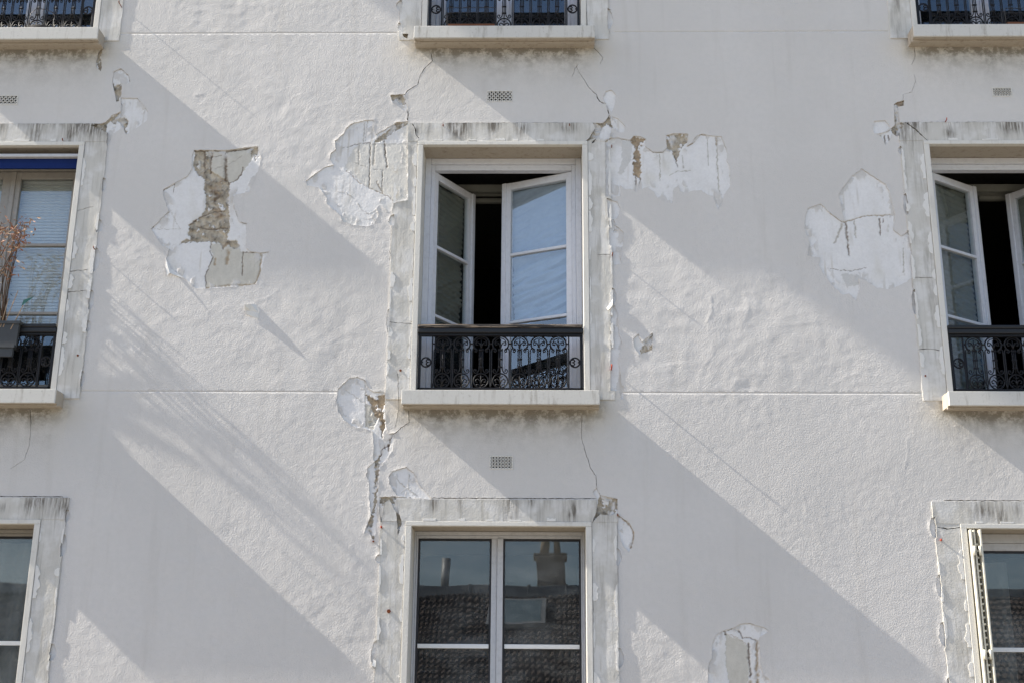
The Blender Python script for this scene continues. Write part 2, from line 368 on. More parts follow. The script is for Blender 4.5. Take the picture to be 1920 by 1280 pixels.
# bare band right of the open window
patch(F2, [(330,420),(430,440),(460,405),(510,410),(560,430),(555,490),(620,535),(690,535),(725,500),(720,400),(790,385),(900,390),(890,480),(930,460),(960,410),(1000,390),(1080,405),(1165,410),(1190,480),(1215,540),(1205,600),(1228,650),(1240,800),(1190,870),(1180,920),(1138,998),(1095,885),(1060,880),(1000,840),(940,845),(880,862),(840,850),(820,800),(785,825),(770,945),(715,940),(650,900),(620,850),(570,815),(500,840),(480,860),(440,830),(380,830),(355,800),(360,890),(235,895),(235,450),(280,425)],
  zones=[('tint', [(360,450),(450,440),(440,600),(360,720),(335,700),(370,600)]), ('rubble', [(720,400),(790,385),(900,392),(890,450),(860,480),(830,520),(820,580),(805,620),(780,560),(770,520),(725,510)]), ('tanrub', [(430,440),(460,405),(555,430),(540,470),(515,520),(520,700),(500,740),(460,720),(455,550),(480,500),(440,460)])],
  lines=[(14,DARK,.004,[(480,735),(478,840)]),(14,DARK,.004,[(512,735),(510,820)]),(9,DARK,.004,[(790,560),(815,655)]),(10,FAINT,.001,[(670,550),(675,760)]),(14,FAINT,.001,[(1130,410),(1130,640),(1150,870)]),(8,FAINT,.001,[(1050,410),(1060,640)]),(10,FAINT,.001,[(850,560),(860,660)]),
         (8,DARK,.003,[(330,420),(430,440)]),(9,DARK,.003,[(560,490),(620,535),(690,535),(725,505)]),(7,TAN,.003,[(890,490),(945,455),(1000,392),(1050,405)]),(7,FAINT,.002,[(750,720),(800,690),(920,680)]),(10,DARK,.003,[(1045,405),(1055,425)]),(12,TAN,.003,[(1120,415),(1125,480)])], lift=0.002)
patch(F2, [(215,100),(235,50),(285,38),(320,80),(310,160),(285,215),(265,190),(235,140)], lift=0.001, amp=.002)
patch(F2, [(290,250),(340,270),(395,330),(385,380),(330,375),(300,310)], lift=0.001, amp=.002)
patch(F2, [(270,235),(300,290),(315,360),(290,340),(265,440),(140,430),(60,470),(110,420),(150,350),(130,300),(200,310),(240,280)], zones=[('rubble', [(230,230),(320,290),(320,370),(240,300),(150,440),(50,480),(110,400),(150,350),(120,295),(200,300)])], lift=0.001)
patch(F2, [(245,905),(330,935),(355,985),(330,1060),(290,1075),(255,1060)], lift=.002, amp=.003)
patch(F2, [(262,1080),(330,1130),(385,1180),(375,1290),(350,1350),(365,1430),(300,1440),(285,1300),(265,1270)], lines=[(18,DARK,.006,[(278,1085),(300,1150),(325,1165)])], lift=.003)
patch(F11, [(318,440),(345,425),(370,490),(378,620),(400,690),(372,800),(390,900),(398,990),(412,995),(412,1080),(395,1085),(380,1025),(318,1020)], lift=.003)
# right-hand bare areas
patch(F3, [(97,545),(110,500),(160,485),(195,520),(240,552),(245,540),(225,450),(240,425),(275,380),(310,353),(345,375),(400,410),(415,440),(430,500),(437,525),(430,580),(460,605),(480,590),(492,600),(506,760),(465,785),(420,805),(370,800),(330,775),(300,765),(305,800),(290,850),(265,820),(240,826),(200,790),(165,740),(150,715),(155,685),(107,680),(115,630),(97,580)],
  zones=[('tint', [(232,745),(300,750),(330,770),(295,790),(255,795)])], lines=[(6,TAN,.004,[(195,520),(245,553),(320,530),(440,525)]),(10,DARK,.003,[(253,555),(258,620),(265,675)]),(6,FAINT,.002,[(285,550),(290,610)]),(7,DARK,.003,[(380,540),(382,600)]),(5,DARK,.003,[(393,540),(393,552)]),(3,DARK,.002,[(195,728),(270,736),(330,722)]),(4,FAINT,.001,[(163,488),(163,515)]),(10,FAINT,.001,[(210,630),(240,560)]),(5,FAINT,.001,[(468,650),(470,740)])], lift=0.002)
patch(F3, [(352,205),(360,175),(400,172),(418,195),(400,215),(360,222)], lift=.001, amp=.002)
patch(F3, [(435,190),(432,112),(445,103),(470,97),(470,118),(448,122),(455,180),(470,188),(445,235),(425,220),(415,250),(400,265),(390,240),(370,225),(410,212)], zones=[('rubble', [(425,250),(425,105),(480,90),(475,125),(450,125),(458,180),(475,190),(440,250)])], lines=[(9,DARK,.002,[(398,228),(400,262)]),(7,DARK,.002,[(412,228),(416,248)]),(7,FAINT,.002,[(382,225),(384,240)])], lift=.001, amp=.003)
# below the left end of the middle sill
patch(F4, [(40,200),(50,140),(90,100),(130,65),(185,58),(235,80),(265,140),(300,160),(375,165),(372,300),(380,400),(400,450),(440,440),(425,560),(400,600),(340,680),(330,780),(325,870),(320,930),(330,1000),(305,1100),(310,1130),(300,1175),(285,1170),(262,1115),(230,1130),(240,1090),(275,1010),(265,900),(265,780),(245,740),(250,680),(300,640),(290,600),(295,540),(285,430),(240,410),(200,410),(150,395),(90,350),(50,290)],
  zones=[('tanrub', [(235,180),(265,180),(310,215),(330,205),(310,185),(375,180),(362,300),(372,400),(352,480),(340,400),(330,330),(300,395),(270,395),(262,330),(280,250)]), ('rubble', [(300,640),(345,580),(335,640),(325,760),(318,860),(312,930),(295,1000),(285,1060),(275,1090),(268,1120),(300,1160),(290,1180),(258,1120),(250,1070),(290,960),(300,820),(305,720)]), ('cement', [(240,250),(270,250),(320,360),(290,420),(240,400)])],
  lines=[(10,DARK,.004,[(535,290),(535,370),(480,410),(430,450),(405,490),(400,530),(350,550),(340,600)]),(5,FAINT,.001,[(60,120),(180,200),(240,240)]),(9,FAINT,.001,[(235,80),(240,400)]),(14,DARK,.003,[(395,520),(398,560)]),(9,DARK,.003,[(372,525),(372,550)])], lift=0.004)
patch(F4, [(400,740),(420,705),(520,675),(575,720),(600,790),(680,880),(690,900),(600,885),(540,885),(450,870),(415,810),(400,790)], lines=[(7,FAINT,-.002,[(440,750),(520,820),(590,870)]),(6,FAINT,-.002,[(540,720),(530,820),(480,850)])], lift=.003)
# bottom of the frame
patch(F5, [(430,370),(530,325),(580,300),(740,255),(850,190),(900,175),(1050,170),(1200,220),(1340,260),(1385,310),(1370,350),(1300,380),(1230,420),(1205,490),(1230,640),(1235,900),(1300,1130),(1400,1200),(1420,1500),(260,1500),(270,1050),(290,900),(350,790),(340,600),(370,480)],
  zones=[('cement', [(590,380),(900,480),(1010,600),(1030,1500),(700,1500),(600,900)])], lines=[(26,DARK,.003,[(555,300),(600,330),(600,400)]),(24,DARK,.003,[(640,295),(740,258),(870,340),(915,440),(1040,440),(1190,490)]),(14,TAN,.002,[(620,380),(720,380),(900,500),(1000,540)]),(55,DARK,.005,[(1020,540),(1030,800),(1060,1150)]),(75,TAN,.005,[(1170,510),(1180,900),(1180,1500)]),(70,TAN,.004,[(1050,1250),(1100,1500)])], lift=.0015, amp=.002)
# left column
patch(F6, [(548,360),(562,300),(587,268),(578,330),(582,390),(576,410),(552,385)], zones=[('rubble', [(540,260),(600,260),(572,320),(590,400),(560,420)])], lift=.001, amp=.002)
patch(F6, [(640,470),(650,410),(690,392),(735,430),(745,470),(715,485),(695,482),(695,540),(680,580),(665,585),(655,530)], zones=[('rubble', [(640,476),(700,481),(697,545),(665,595),(650,530)])], lines=[(4,DARK,.002,[(650,410),(690,392),(735,430),(745,470)])], lift=.001, amp=.002)
patch(F6, [(690,560),(785,562),(825,605),(845,640),(840,690),(770,740),(720,770),(700,730),(640,770),(610,760),(520,720),(600,700),(640,660),(690,640)], zones=[('rubble', [(600,690),(680,640),(735,690),(720,775),(700,720),(665,690),(645,770),(600,765),(515,730),(560,700)])], lines=[(4,DARK,.002,[(690,553),(740,545),(788,545)]),(4,DARK,.002,[(785,562),(825,605)]),(6,DARK,.003,[(682,585),(700,600),(695,640)])], lift=.001, amp=.003)
# above the open window, left
patch(F7, [(522,545),(610,538),(608,580),(624,605),(612,640),(600,632),(560,600),(540,592)], zones=[('rubble', [(515,535),(615,535),(612,590),(600,600),(560,590),(530,600)])], lift=.003, amp=.003)
patch(F7, [(593,196),(627,197),(622,226),(600,214)], zones=[('tanrub', [(580,190),(640,190),(640,240),(580,230)])], lift=.002, amp=.002)
# small loss in the sunlit field to the right
patch(F8, [(192,742),(225,715),(242,758),(302,710),(300,800),(262,818),(228,826),(205,795)], zones=[('rubble', [(240,790),(310,705),(310,800),(255,830),(235,830)])], lift=.0025, amp=.004)
# right corner of the lower lintel
patch(F9, [(130,45),(155,90),(210,105),(262,112),(264,205),(220,222),(150,215),(100,268),(128,200),(130,110),(105,70)], zones=[('rubble', [(150,80),(270,100),(270,230),(150,230),(90,280),(125,180)])], lift=.001)
patch(F9, [(266,215),(340,268),(372,330),(358,420),(332,452),(292,400),(266,320)], lines=[(14,TAN,.004,[(262,215),(320,258),(362,310),(366,370),(345,425)])], lift=.001, amp=.003)
# corners of the lower left and right lintels
patch(F12, [(195,535),(262,532),(268,575),(285,640),(270,690),(262,600),(235,545),(215,560),(205,640),(193,600)], zones=[('rubble', [(190,530),(265,530),(255,560),(210,560),(200,600)]), ('rubble', [(258,590),(290,620),(280,700),(262,690)])], lift=.001, amp=.003)

CRACKS = []                                          # closed ribbons cut through the paint
def crack(fr, path, w0, w1=None):
    fx = (fr([(100, 0)])[0][0]-fr([(0, 0)])[0][0])/100.0
    w0 *= .6; w1 = None if w1 is None else w1*.6
    CRACKS.append(ribbon(fr(path), w0*fx, None if w1 is None else w1*fx, len(CRACKS)+400))
crack(F7, [(755,300),(765,350),(722,388),(692,440),(682,482),(622,520),(606,542)], 5, 7)
crack(F7, [(618,600),(626,650),(622,690)], 8, 9)
crack(F7, [(1680,268),(1718,305),(1740,335),(1722,370)], 7, 2)
crack(F7, [(1582,370),(1600,410),(1625,445),(1655,500)], 2.5, 4)
crack(F7, [(1655,500),(1700,540),(1718,580),(1758,598),(1775,660),(1782,690)], 6, 15)
crack(F12, [(1005,210),(1003,300),(1020,360),(1040,420),(1060,450),(1065,500)], 2.5, 3.5)
crack(F3, [(466,98),(467,76),(500,66),(513,25),(508,0)], 2.2, 1.5)
crack(FX, [(1714,88),(1716,108),(1709,122)], 1.6, 0.8)
crack(F4, [(535,288),(538,370),(482,408),(435,448)], 8, 8)
crack(FX, [(57,770),(58,800),(55,835),(45,862),(20,878)], 1.6, 0.8)
crack(F1, [(1050,165),(1075,205),(1085,260),(1110,300)], 12, 14)
crack(FX, [(1120,478),(1142,478),(1160,476)], 2.0, 1.2); crack(FX, [(731,604),(745,606),(778,608)], 2.0, 1.2)
crack(FX, [(1697,523),(1715,521),(1748,522)], 2.0, 1.6); crack(FX, [(1722,655),(1745,654),(1776,660)], 2.0, 1.6)
crack(FX, [(1700,232),(1718,246),(1735,262),(1742,270)], 5.0, 2.5)
crack(FX, [(128,511),(145,508),(165,507)], 2.4, 1.6); crack(FX, [(125,549),(145,547),(163,545)], 3.0, 1.4); crack(FX, [(133,402),(150,395),(175,388)], 2.0, 1.2)
crack(FX, [(1800,988),(1775,991),(1758,988)], 2.2, 3.0)
crack(FX, [(1110,270),(1118,262),(1128,250)], 5, 6); crack(FX, [(746,700),(748,760),(742,800)], 1.4, 1.0)
crack(FX, [(1085,120),(1078,130),(1072,145)], 1.2, .8)
for x0, x1, z in ((-1.00, -0.93, 4.236), (-0.70, 0.35, 4.2375), (2.70, 4.1, 4.236), (-4.6, -3.2, 4.237), (-1.0, 0.40, 1.5095), (2.66, 4.1, 1.508), (-4.6, -3.15, 1.508)):
    CRACKS.append(ribbon([(x0, z), ((x0+x1)/2, z+0.001), (x1, z)], 0.006, 0.005, int(z*1000+x0*70)))   # dirty gap above each lintel
# broken edge along the outside of the surrounds: a dirty gap and small losses of paint
_q = random.Random(17)
for c_, r_, sides in (('C', 'M', (-1, 1)), ('C', 'B', (-1, 1)), ('L', 'M', (1,)), ('R', 'M', (-1,)), ('L', 'B', (1,)), ('R', 'B', (-1,)), ('C', 'T', (-1, 1))):
    for s_ in sides:
        xe = XC[c_]+s_*(SW+.002); z = max(0.2, Z0[r_]+.02); zt = min(Z0[r_]+OH+LT-.05, 5.6)
        while z < zt:
            L = _q.uniform(.15, .7)
            if _q.random() < .65: CRACKS.append(ribbon([(xe+_q.uniform(-.003, .003), z), (xe, z+L*.5), (xe+_q.uniform(-.003, .003), min(zt, z+L))], _q.uniform(.0012, .0030), .0010, int(z*900)+int(abs(xe)*77)))
            z += L+_q.uniform(.0, .12)
        z = max(0.2, Z0[r_]+.05)
        while z < zt-.2:                                  # dirty joint between trim and jamb
            L = _q.uniform(.10, .5)
            if _q.random() < .6: CRACKS.append(ribbon([(XC[c_]+s_*(OW+.0445), z), (XC[c_]+s_*(OW+.0435), z+L)], _q.uniform(.0016, .0042), .001, int(z*700)+int(abs(xe)*57)))
            z += L+_q.uniform(.02, .3)
        z = max(0.2, Z0[r_]+.05)
        while z < zt-.1:
            h_ = _q.uniform(.05, .20); w_ = _q.uniform(.012, .034); a_ = _q.uniform(.006, .016)
            if _q.random() < (.75 if r_ != 'L' else .5):
                pts_ = [(xe-s_*a_, z), (xe+s_*w_*.5, z+h_*.12), (xe+s_*w_, z+h_*.4), (xe+s_*w_*.8, z+h_*.7), (xe+s_*w_*.35, z+h_*.95), (xe-s_*a_, z+h_), (xe-s_*a_*1.4, z+h_*.5)]
                PATCHES.append(dict(out=ragged(pts_, .006, .004, len(PATCHES)+11), zones=[], lines=[], lift=.004, seed=len(PATCHES)+11))
            z += h_+_q.uniform(.06, .30)
RIPPLES = [([(530,215),(550,182),(585,172)], .0012, .008), ([(1332,560),(1334,585),(1326,603)], .0035, .007), ([(1238,690),(1252,684),(1280,680)], .0016, .008), ([(1335,640),(1338,660),(1318,688)], .0015, .009),
  ([(1460,612),(1490,608),(1530,604)], .001, .01), ([(1470,655),(1500,660),(1460,668)], .001, .01), ([(365,180),(380,176)], .0028, .008), ([(650,170),(672,155)], .001, .008), ([(1200,430),(1205,460)], .0018, .006), ([(1395,550),(1404,570),(1398,600)], .0018, .02), ([(1472,520),(1468,560)], -.001, .02),
  ([(1700,820),(1702,850),(1695,880)], .0016, .006), ([(1715,800),(1713,830)], .0012, .006), ([(1505,925),(1512,950),(1508,962)], .0014, .008), ([(1735,900),(1740,935)], .0012, .006), ([(1555,780),(1565,805)], .0012, .006), ([(1562,870),(1575,862),(1590,870)], .001, .008), ([(1535,905),(1537,925)], .0014, .006),
  ([(660,1020),(655,1050),(648,1070)], .0016, .005), ([(580,1000),(582,1030)], .0012, .006), ([(433,760),(434,775)], .002, .004), ([(700,930),(690,900),(660,905)], .0008, .02), ([(490,745),(540,735),(600,715)], .0008, .006), ([(455,572),(470,569),(500,560),(520,545)], .0014, .008), ([(392,540),(394,570),(388,600)], .001, .006), ([(230,480),(300,510)], .001, .02),
  ([(470,140),(480,160),(490,180)], .0010, .009), ([(540,180),(545,200),(530,225)], .0014, .01), ([(300,600),(340,590),(380,600)], .0011, .02), ([(620,640),(650,625),(690,600)], .0010, .012), ([(430,680),(470,675),(520,690)], .0009, .015), ([(1560,720),(1600,700),(1650,705)], .0012, .015), ([(1400,620),(1440,650),(1430,690)], .0012, .018), ([(1250,560),(1290,600),(1280,640)], .0010, .018)]
RIPPLES = [(FX(p), a, w) for p, a, w in RIPPLES]
def undulate(x, z):
    """how far the wall surface stands out (metres, towards the street)"""
    h = 0.0036*fbm(x/0.75, z/0.75, 5, 2)
    zone = smooth(-0.10, 0.35, perlin(x/1.1+3.3, z/1.1, 8))
    h = h+(.3+zone)*0.0026*fbm(x/0.16, z/0.13, 21, 2)
    rl = .55+.75*smooth(-.35, .35, perlin(x/.5, z/.5, 44))
    h = h+rl*(0.0010*perlin(x/0.050, z/0.046, 31)+0.00072*perlin(x/0.021, z/0.019, 32))
    for p, a, w in RIPPLES:
        xs = [q[0] for q in p]; zs = [q[1] for q in p]; e = 4*w
        m = (x > min(xs)-e) & (x < max(xs)+e) & (z > min(zs)-e) & (z < max(zs)+e)
        if m.any(): h[m] += .6*a*np.exp(-(seg_dist(p, x[m], z[m])/(w*.75))**2)
    return h

def sheet(name, outer, holes, step, yfun, back, mat, parent=None, attrs=None, extra=(), lines=(), coarse=None, box_=None, avoid=()):
    """a skin in the plane x-z with ragged holes: constrained triangulation, edges lifted at the holes, a rim down to y = back.
    holes: (polygon, lift)"""
    ox = [p[0] for p in outer]; oz = [p[1] for p in outer]
    x0, x1, z0, z1 = min(ox), max(ox), min(oz), max(oz)
    bx0, bx1, bz0, bz1 = box_ if box_ else (x0, x1, z0, z1)
    pts = []; edges = []
    def loop(poly, closed=True):
        k = len(pts); pts.extend(poly); n = len(poly)
        for i in range(n if closed else n-1): edges.append((k+i, k+(i+1) % n))
    loop(list(outer) if coarse or len(outer) > 8 else ragged(outer, 0.02, 0.0, 1))
    use = []
    for h, lf in holes:
        hx = [p[0] for p in h]; hz = [p[1] for p in h]
        if max(hx) < x0 or min(hx) > x1 or max(hz) < z0 or min(hz) > z1: continue
        use.append((h, lf, (min(hx), max(hx), min(hz), max(hz))))
        if min(hx) < x0 or max(hx) > x1 or min(hz) < z0 or max(hz) > z1:   # clipped at the edge of this skin
            pass
        loop(h)
    for l in lines: loop(l, False)
    r = np.random.RandomState(len(pts) % 1000)
    gx, gz = np.meshgrid(np.arange(bx0+step/2, bx1, step), np.arange(bz0+step/2, bz1, step))
    gx = gx.ravel()+r.uniform(-.3, .3, gx.size)*step; gz = gz.ravel()+r.uniform(-.3, .3, gz.size)*step
    for q in avoid: kp = np.abs(gz-q) > .008; gx = gx[kp]; gz = gz[kp]
    g = list(zip(gx.tolist(), gz.tolist()))
    if coarse:
        cx, cz = np.meshgrid(np.arange(x0+coarse/2, x1, coarse), np.arange(z0+coarse/2, z1, coarse))
        g += [(a, b) for a, b in zip(cx.ravel().tolist(), cz.ravel().tolist()) if not (bx0-.1 < a < bx1+.1 and bz0-.1 < b < bz1+.1)]
    pts = pts+g+list(extra)
    V, E, Fc, *_ = delaunay_2d_cdt([Vector(p) for p in pts], edges, [], 0, 1e-6)
    v = np.array([(q[0], q[1]) for q in V]); f = np.array(Fc, dtype=np.int64)
    c = v[f].mean(1)
    keep = inside(outer, c[:, 0], c[:, 1])
    for h, lf, bb in use:
        m = np.where(keep & (c[:, 0] > bb[0]) & (c[:, 0] < bb[1]) & (c[:, 1] > bb[2]) & (c[:, 1] < bb[3]))[0]
        if len(m): keep[m[inside(h, c[m, 0], c[m, 1])]] = False
    f = f[keep]
    uv = np.unique(f); remap = np.full(len(v), -1); remap[uv] = np.arange(len(uv)); v = v[uv]; f = remap[f]
    a = v[f[:, 0]]; b = v[f[:, 1]]; d = v[f[:, 2]]                          # faces look at the street (-y)
    flip = ((b[:, 0]-a[:, 0])*(d[:, 1]-a[:, 1])-(b[:, 1]-a[:, 1])*(d[:, 0]-a[:, 0])) < 0
    f[flip] = f[flip][:, ::-1]
    y = yfun(v[:, 0].copy(), v[:, 1].copy())
    for h, lf, bb in use:
        if lf <= 0: continue
        e = 0.03
        m = np.where((v[:, 0] > bb[0]-e) & (v[:, 0] < bb[1]+e) & (v[:, 1] > bb[2]-e) & (v[:, 1] < bb[3]+e))[0]
        if not len(m): continue
        dd = seg_dist(h, v[m, 0], v[m, 1], True)
        nz = np.clip(0.35+1.3*perlin(v[m, 0]/0.06, v[m, 1]/0.06, 77), 0, 1.4)
        y[m] -= lf*nz*np.clip(1-dd/0.022, 0, 1)**1.6
    # rim
    ed = np.concatenate([f[:, [0, 1]], f[:, [1, 2]], f[:, [2, 0]]]); key = np.sort(ed, 1)
    kk = key[:, 0]*len(v)+key[:, 1]; u, inv, cnt = np.unique(kk, return_inverse=True, return_counts=True)
    be = ed[cnt[inv] == 1]
    n = len(v); m = len(be)
    co = np.column_stack([v[:, 0], y, v[:, 1]])
    A = co[be[:, 0]]; B = co[be[:, 1]]; A2 = A.copy(); B2 = B.copy(); A2[:, 1] = back; B2[:, 1] = back
    co = np.concatenate([co, A, B, B2, A2]); i = np.arange(m)+n
    rim = np.column_stack([i+m, i, i+3*m, i+2*m])
    me = bpy.data.meshes.new(name); me.vertices.add(len(co)); me.vertices.foreach_set('co', co.astype(np.float32).ravel())
    nl = len(f)*3+m*4; me.loops.add(nl); me.polygons.add(len(f)+m)
    me.loops.foreach_set('vertex_index', np.concatenate([f.ravel(), rim.ravel()]).astype(np.int32))
    ls = np.concatenate([np.arange(len(f))*3, len(f)*3+np.arange(m)*4]).astype(np.int32)
    me.polygons.foreach_set('loop_start', ls)
    me.polygons.foreach_set('use_smooth', np.concatenate([np.ones(len(f), bool), np.zeros(m, bool)]))
    me.update(calc_edges=True); me.validate()
    me.materials.append(mat)
    for an, fn in (attrs or {}).items():
        at = me.attributes.new(an, 'FLOAT', 'POINT'); at.data.foreach_set('value', fn(co[:, 0].copy(), co[:, 2].copy()).astype(np.float32))
    return link(bpy.data.objects.new(name, me), parent)

DAMAGE = [(p['out'], p['lift']) for p in PATCHES]+[(c, 0.0012) for c in CRACKS]
OPENINGS = [([(XC[c]-OW-.03, Z0[r]+.001), (XC[c]+OW+.03, Z0[r]+.001), (XC[c]+OW+.03, Z0[r]+OH+.03), (XC[c]-OW-.03, Z0[r]+OH+.03)], 0.0) for c in 'LCR' for r in 'TMB']
VENTS = [(-0.283, 4.452, .09, .042, 'a'), (-0.244, 1.750, .074, .042, 'b'), (3.345, 4.478, .067, .034, 'b'), (-3.905, 4.431, .09, .036, 'a')]
VHOLES = [([(x-w, z-h), (x+w, z-h), (x+w, z+h), (x-w, z+h)], 0.0) for x, z, w, h, k in VENTS]
GROOVES = (4.977, 2.2315)
def wall_y(x, z):
    y = -undulate(x, z)
    for g in GROOVES:
        d = np.abs(z-g); y = y+0.003*(d < 0.0012)
    return y
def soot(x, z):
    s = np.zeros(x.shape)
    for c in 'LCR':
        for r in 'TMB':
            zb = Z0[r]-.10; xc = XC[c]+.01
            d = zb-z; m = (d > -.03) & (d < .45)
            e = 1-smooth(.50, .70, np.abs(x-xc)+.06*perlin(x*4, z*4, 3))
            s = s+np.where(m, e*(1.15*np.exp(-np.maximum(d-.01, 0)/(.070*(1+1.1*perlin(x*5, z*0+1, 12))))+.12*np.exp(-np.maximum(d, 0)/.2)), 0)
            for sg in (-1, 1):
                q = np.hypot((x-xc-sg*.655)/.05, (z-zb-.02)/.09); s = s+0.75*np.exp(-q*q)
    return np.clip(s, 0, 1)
def tint(x, z):
    s = np.zeros(x.shape)
    for c in 'LCR':
        for r in 'TMB':
            xc = XC[c]
            for sg in (-1, 1):
                q = np.hypot((x-xc-sg*.72)/.13, (z-Z0[r]+.06)/.16); s = s+0.45*np.exp(-q*q)
            d = Z0[r]-.10-z
            s = s+np.where((d > -.05) & (np.abs(x-xc) < .7), .20*np.exp(-np.maximum(d, 0)/.25), 0)
    return np.clip(s, 0, .6)
gl_lines = []
for g in GROOVES:
    for a, b in ((-4.3, -3.13), (-3.10, -1.06), (0.56, 2.56)):
        for dz in (-.0035, -.0008, .0008, .0035): gl_lines.append([(a+(b-a)*i/40, g+dz) for i in range(41)])
wall = sheet('wall', [(-9, GROUND), (7.5, GROUND), (7.5, 14.2), (-9, 14.2)], DAMAGE+OPENINGS+VHOLES, 0.0105, wall_y, 0.0155, M['paint'], None,
             {'soot': soot, 'tint': tint}, lines=gl_lines, coarse=0.4, avoid=GROOVES, box_=(-4.35, 4.35, 0.05, 5.7))
hp(wall)

# what shows behind the lost paint
def backing(p, i):
    out = p['out']; xs = [q[0] for q in out]; zs = [q[1] for q in out]; e = 0.022; st = 0.0045
    gx = np.arange(min(xs)-e, max(xs)+e, st); gz = np.arange(min(zs)-e, max(zs)+e, st)
    X, Z = np.meshgrid(gx, gz); nx, nz = len(gx), len(gz)
    k = inside(out, X, Z)
    for _ in range(4):                                              # grow under the paint edge
        q = k.copy(); q[1:] |= k[:-1]; q[:-1] |= k[1:]; q[:, 1:] |= k[:, :-1]; q[:, :-1] |= k[:, 1:]; k = q
    s = p['seed']
    wx = X+0.016*fbm(X*38, Z*38, s, 4); wz = Z+0.016*fbm(X*38+7, Z*38, s+3, 4)
    dep = 0.0060+0.0010*fbm(X*14, Z*14, s+1, 3)+0.0005*perlin(X*90, Z*22, s+2)
    C = np.empty(X.shape+(3,)); C[:] = WHITE
    C *= (1+0.05*fbm(X*6, Z*6, s+4, 3))[..., None]
    # trowelled lime: yellowish clouds
    cl = smooth(0.1, 0.6, fbm(X*5, Z*3, s+6, 3))[..., None]*0.5
    C = C*(1-cl)+np.array((0.60, 0.58, 0.52))*cl
    for kind, poly in p['zones']:
        m = inside(poly, wx, wz)
        if kind == 'cement':
            v = (1+0.10*fbm(X*25, Z*9, s+8, 4))[..., None]; C = np.where(m[..., None], np.array(CEMENT)*v, C); dep = np.where(m, dep+0.0015, dep)
        elif kind == 'lime':
            v = (1+0.07*fbm(X*20, Z*7, s+8, 4))[..., None]; C = np.where(m[..., None], np.array((.655, .640, .60))*v, C); dep = np.where(m, dep+0.0010, dep)
        elif kind == 'tint':
            C = np.where(m[..., None], np.array((.58, .575, .56)), C); dep = np.where(m, dep-.001, dep)
        else:
            base = np.array(RUBBLE if kind == 'rubble' else TAN)
            n1 = fbm(X*30, Z*30, s+9, 5); n2 = fbm(X*11, Z*11, s+12, 3)
            v = ((1+0.85*n1+0.55*n2)*np.where(n1 < -.32, .75, 1.0))[..., None]
            col = np.clip(base*v, .05, .62)
            warm = smooth(0.05, 0.5, perlin(X*9, Z*9, s+13))[..., None]*.45
            col = col*(1-warm)+np.array((.26, .165, .10))*warm
            keepw = (fbm(X*17, Z*13, s+27, 3) > .30) & (fbm(X*60, Z*60, s+28, 2) > -.25)     # scraps of plaster still holding on
            m = m & ~keepw
            C = np.where(m[..., None], col, C); dep = np.where(m, 0.013+0.013*n1+0.012*n2, dep)
    for w, colr, dd, path in p['lines']:
        xs2 = [q[0] for q in path]; zs2 = [q[1] for q in path]
        if len(path) > 1:
            d = seg_dist(path, wx*.6+X*.4, wz*.6+Z*.4)
            m = np.clip(1.15-d/(w*0.5*np.clip(1+1.1*perlin(X*55, Z*55, s+15), .3, 2)), 0, 1)
            m = m*np.clip(1+.8*perlin(X*30, Z*30, s+16), 0, 1)
            C = C*(1-m[..., None])+np.array(colr)*m[..., None]; dep = dep+dd*m
    # grime caught under the broken edge, most of it along the upper lip
    ed = seg_dist(out[::2], X, Z, True); up = inside(out, X, Z+.02)
    g = np.clip(1-ed/(.0055*np.clip(1+1.2*perlin(X*22, Z*22, s+19), .1, 2.2)), 0, 1)*np.where(up, .15, .80)*np.clip(.45+1.8*perlin(X*9, Z*9, s+20), 0, 1)*(1.0 if p['zones'] or p['lines'] else .35)
    C = C*(1-g[..., None])+np.array((.27, .225, .17))*g[..., None]
    rem = smooth(.10, .20, fbm(X*13, Z*9, s+31, 4))*smooth(.075, .03, ed)*(1.0 if len(out) > 60 else 0)   # thin remains of the paint film near the edge
    C = C*(1-rem[..., None])+np.array((.59, .575, .555))*rem[..., None]; dep = dep-.0022*rem
    run = smooth(.12, .5, perlin(X*42, Z*3.2, s+21)*1.3)*smooth(-.2, .4, perlin(X*4, Z*4, s+22))*.45
    C = C*(1-run[..., None])+np.array((.44, .40, .335))*run[..., None]
    C = np.clip(C, .02, .8)
    dep = dep-undulate(X.ravel(), Z.ravel()).reshape(X.shape)*0.8
    dep = np.maximum(dep, 0.0032)+i*0.00007
    idx = np.full(X.shape, -1); kk = k; idx[kk] = np.arange(kk.sum())
    co = np.column_stack([X[kk], dep[kk], Z[kk]])
    a = idx[:-1, :-1]; b = idx[:-1, 1:]; c = idx[1:, 1:]; d = idx[1:, :-1]
    ok = (a >= 0) & (b >= 0) & (c >= 0) & (d >= 0)
    f = np.column_stack([a[ok], b[ok], c[ok], d[ok]])
    me = bpy.data.meshes.new('bare_plaster'); me.vertices.add(len(co)); me.vertices.foreach_set('co', co.astype(np.float32).ravel())
    me.loops.add(f.size); me.polygons.add(len(f)); me.loops.foreach_set('vertex_index', f.ravel().astype(np.int32))
    me.polygons.foreach_set('loop_start', (np.arange(len(f))*4).astype(np.int32)); me.polygons.foreach_set('use_smooth', np.ones(len(f), bool))
    me.update(calc_edges=True); me.materials.append(M['plaster'])
    at = me.attributes.new('Col', 'FLOAT_COLOR', 'POINT'); at.data.foreach_set('color', np.column_stack([C[kk], np.ones(kk.sum())]).astype(np.float32).ravel())
    return hp(link(bpy.data.objects.new('bare_plaster', me)))
for i, p in enumerate(PATCHES): backing(p, i)
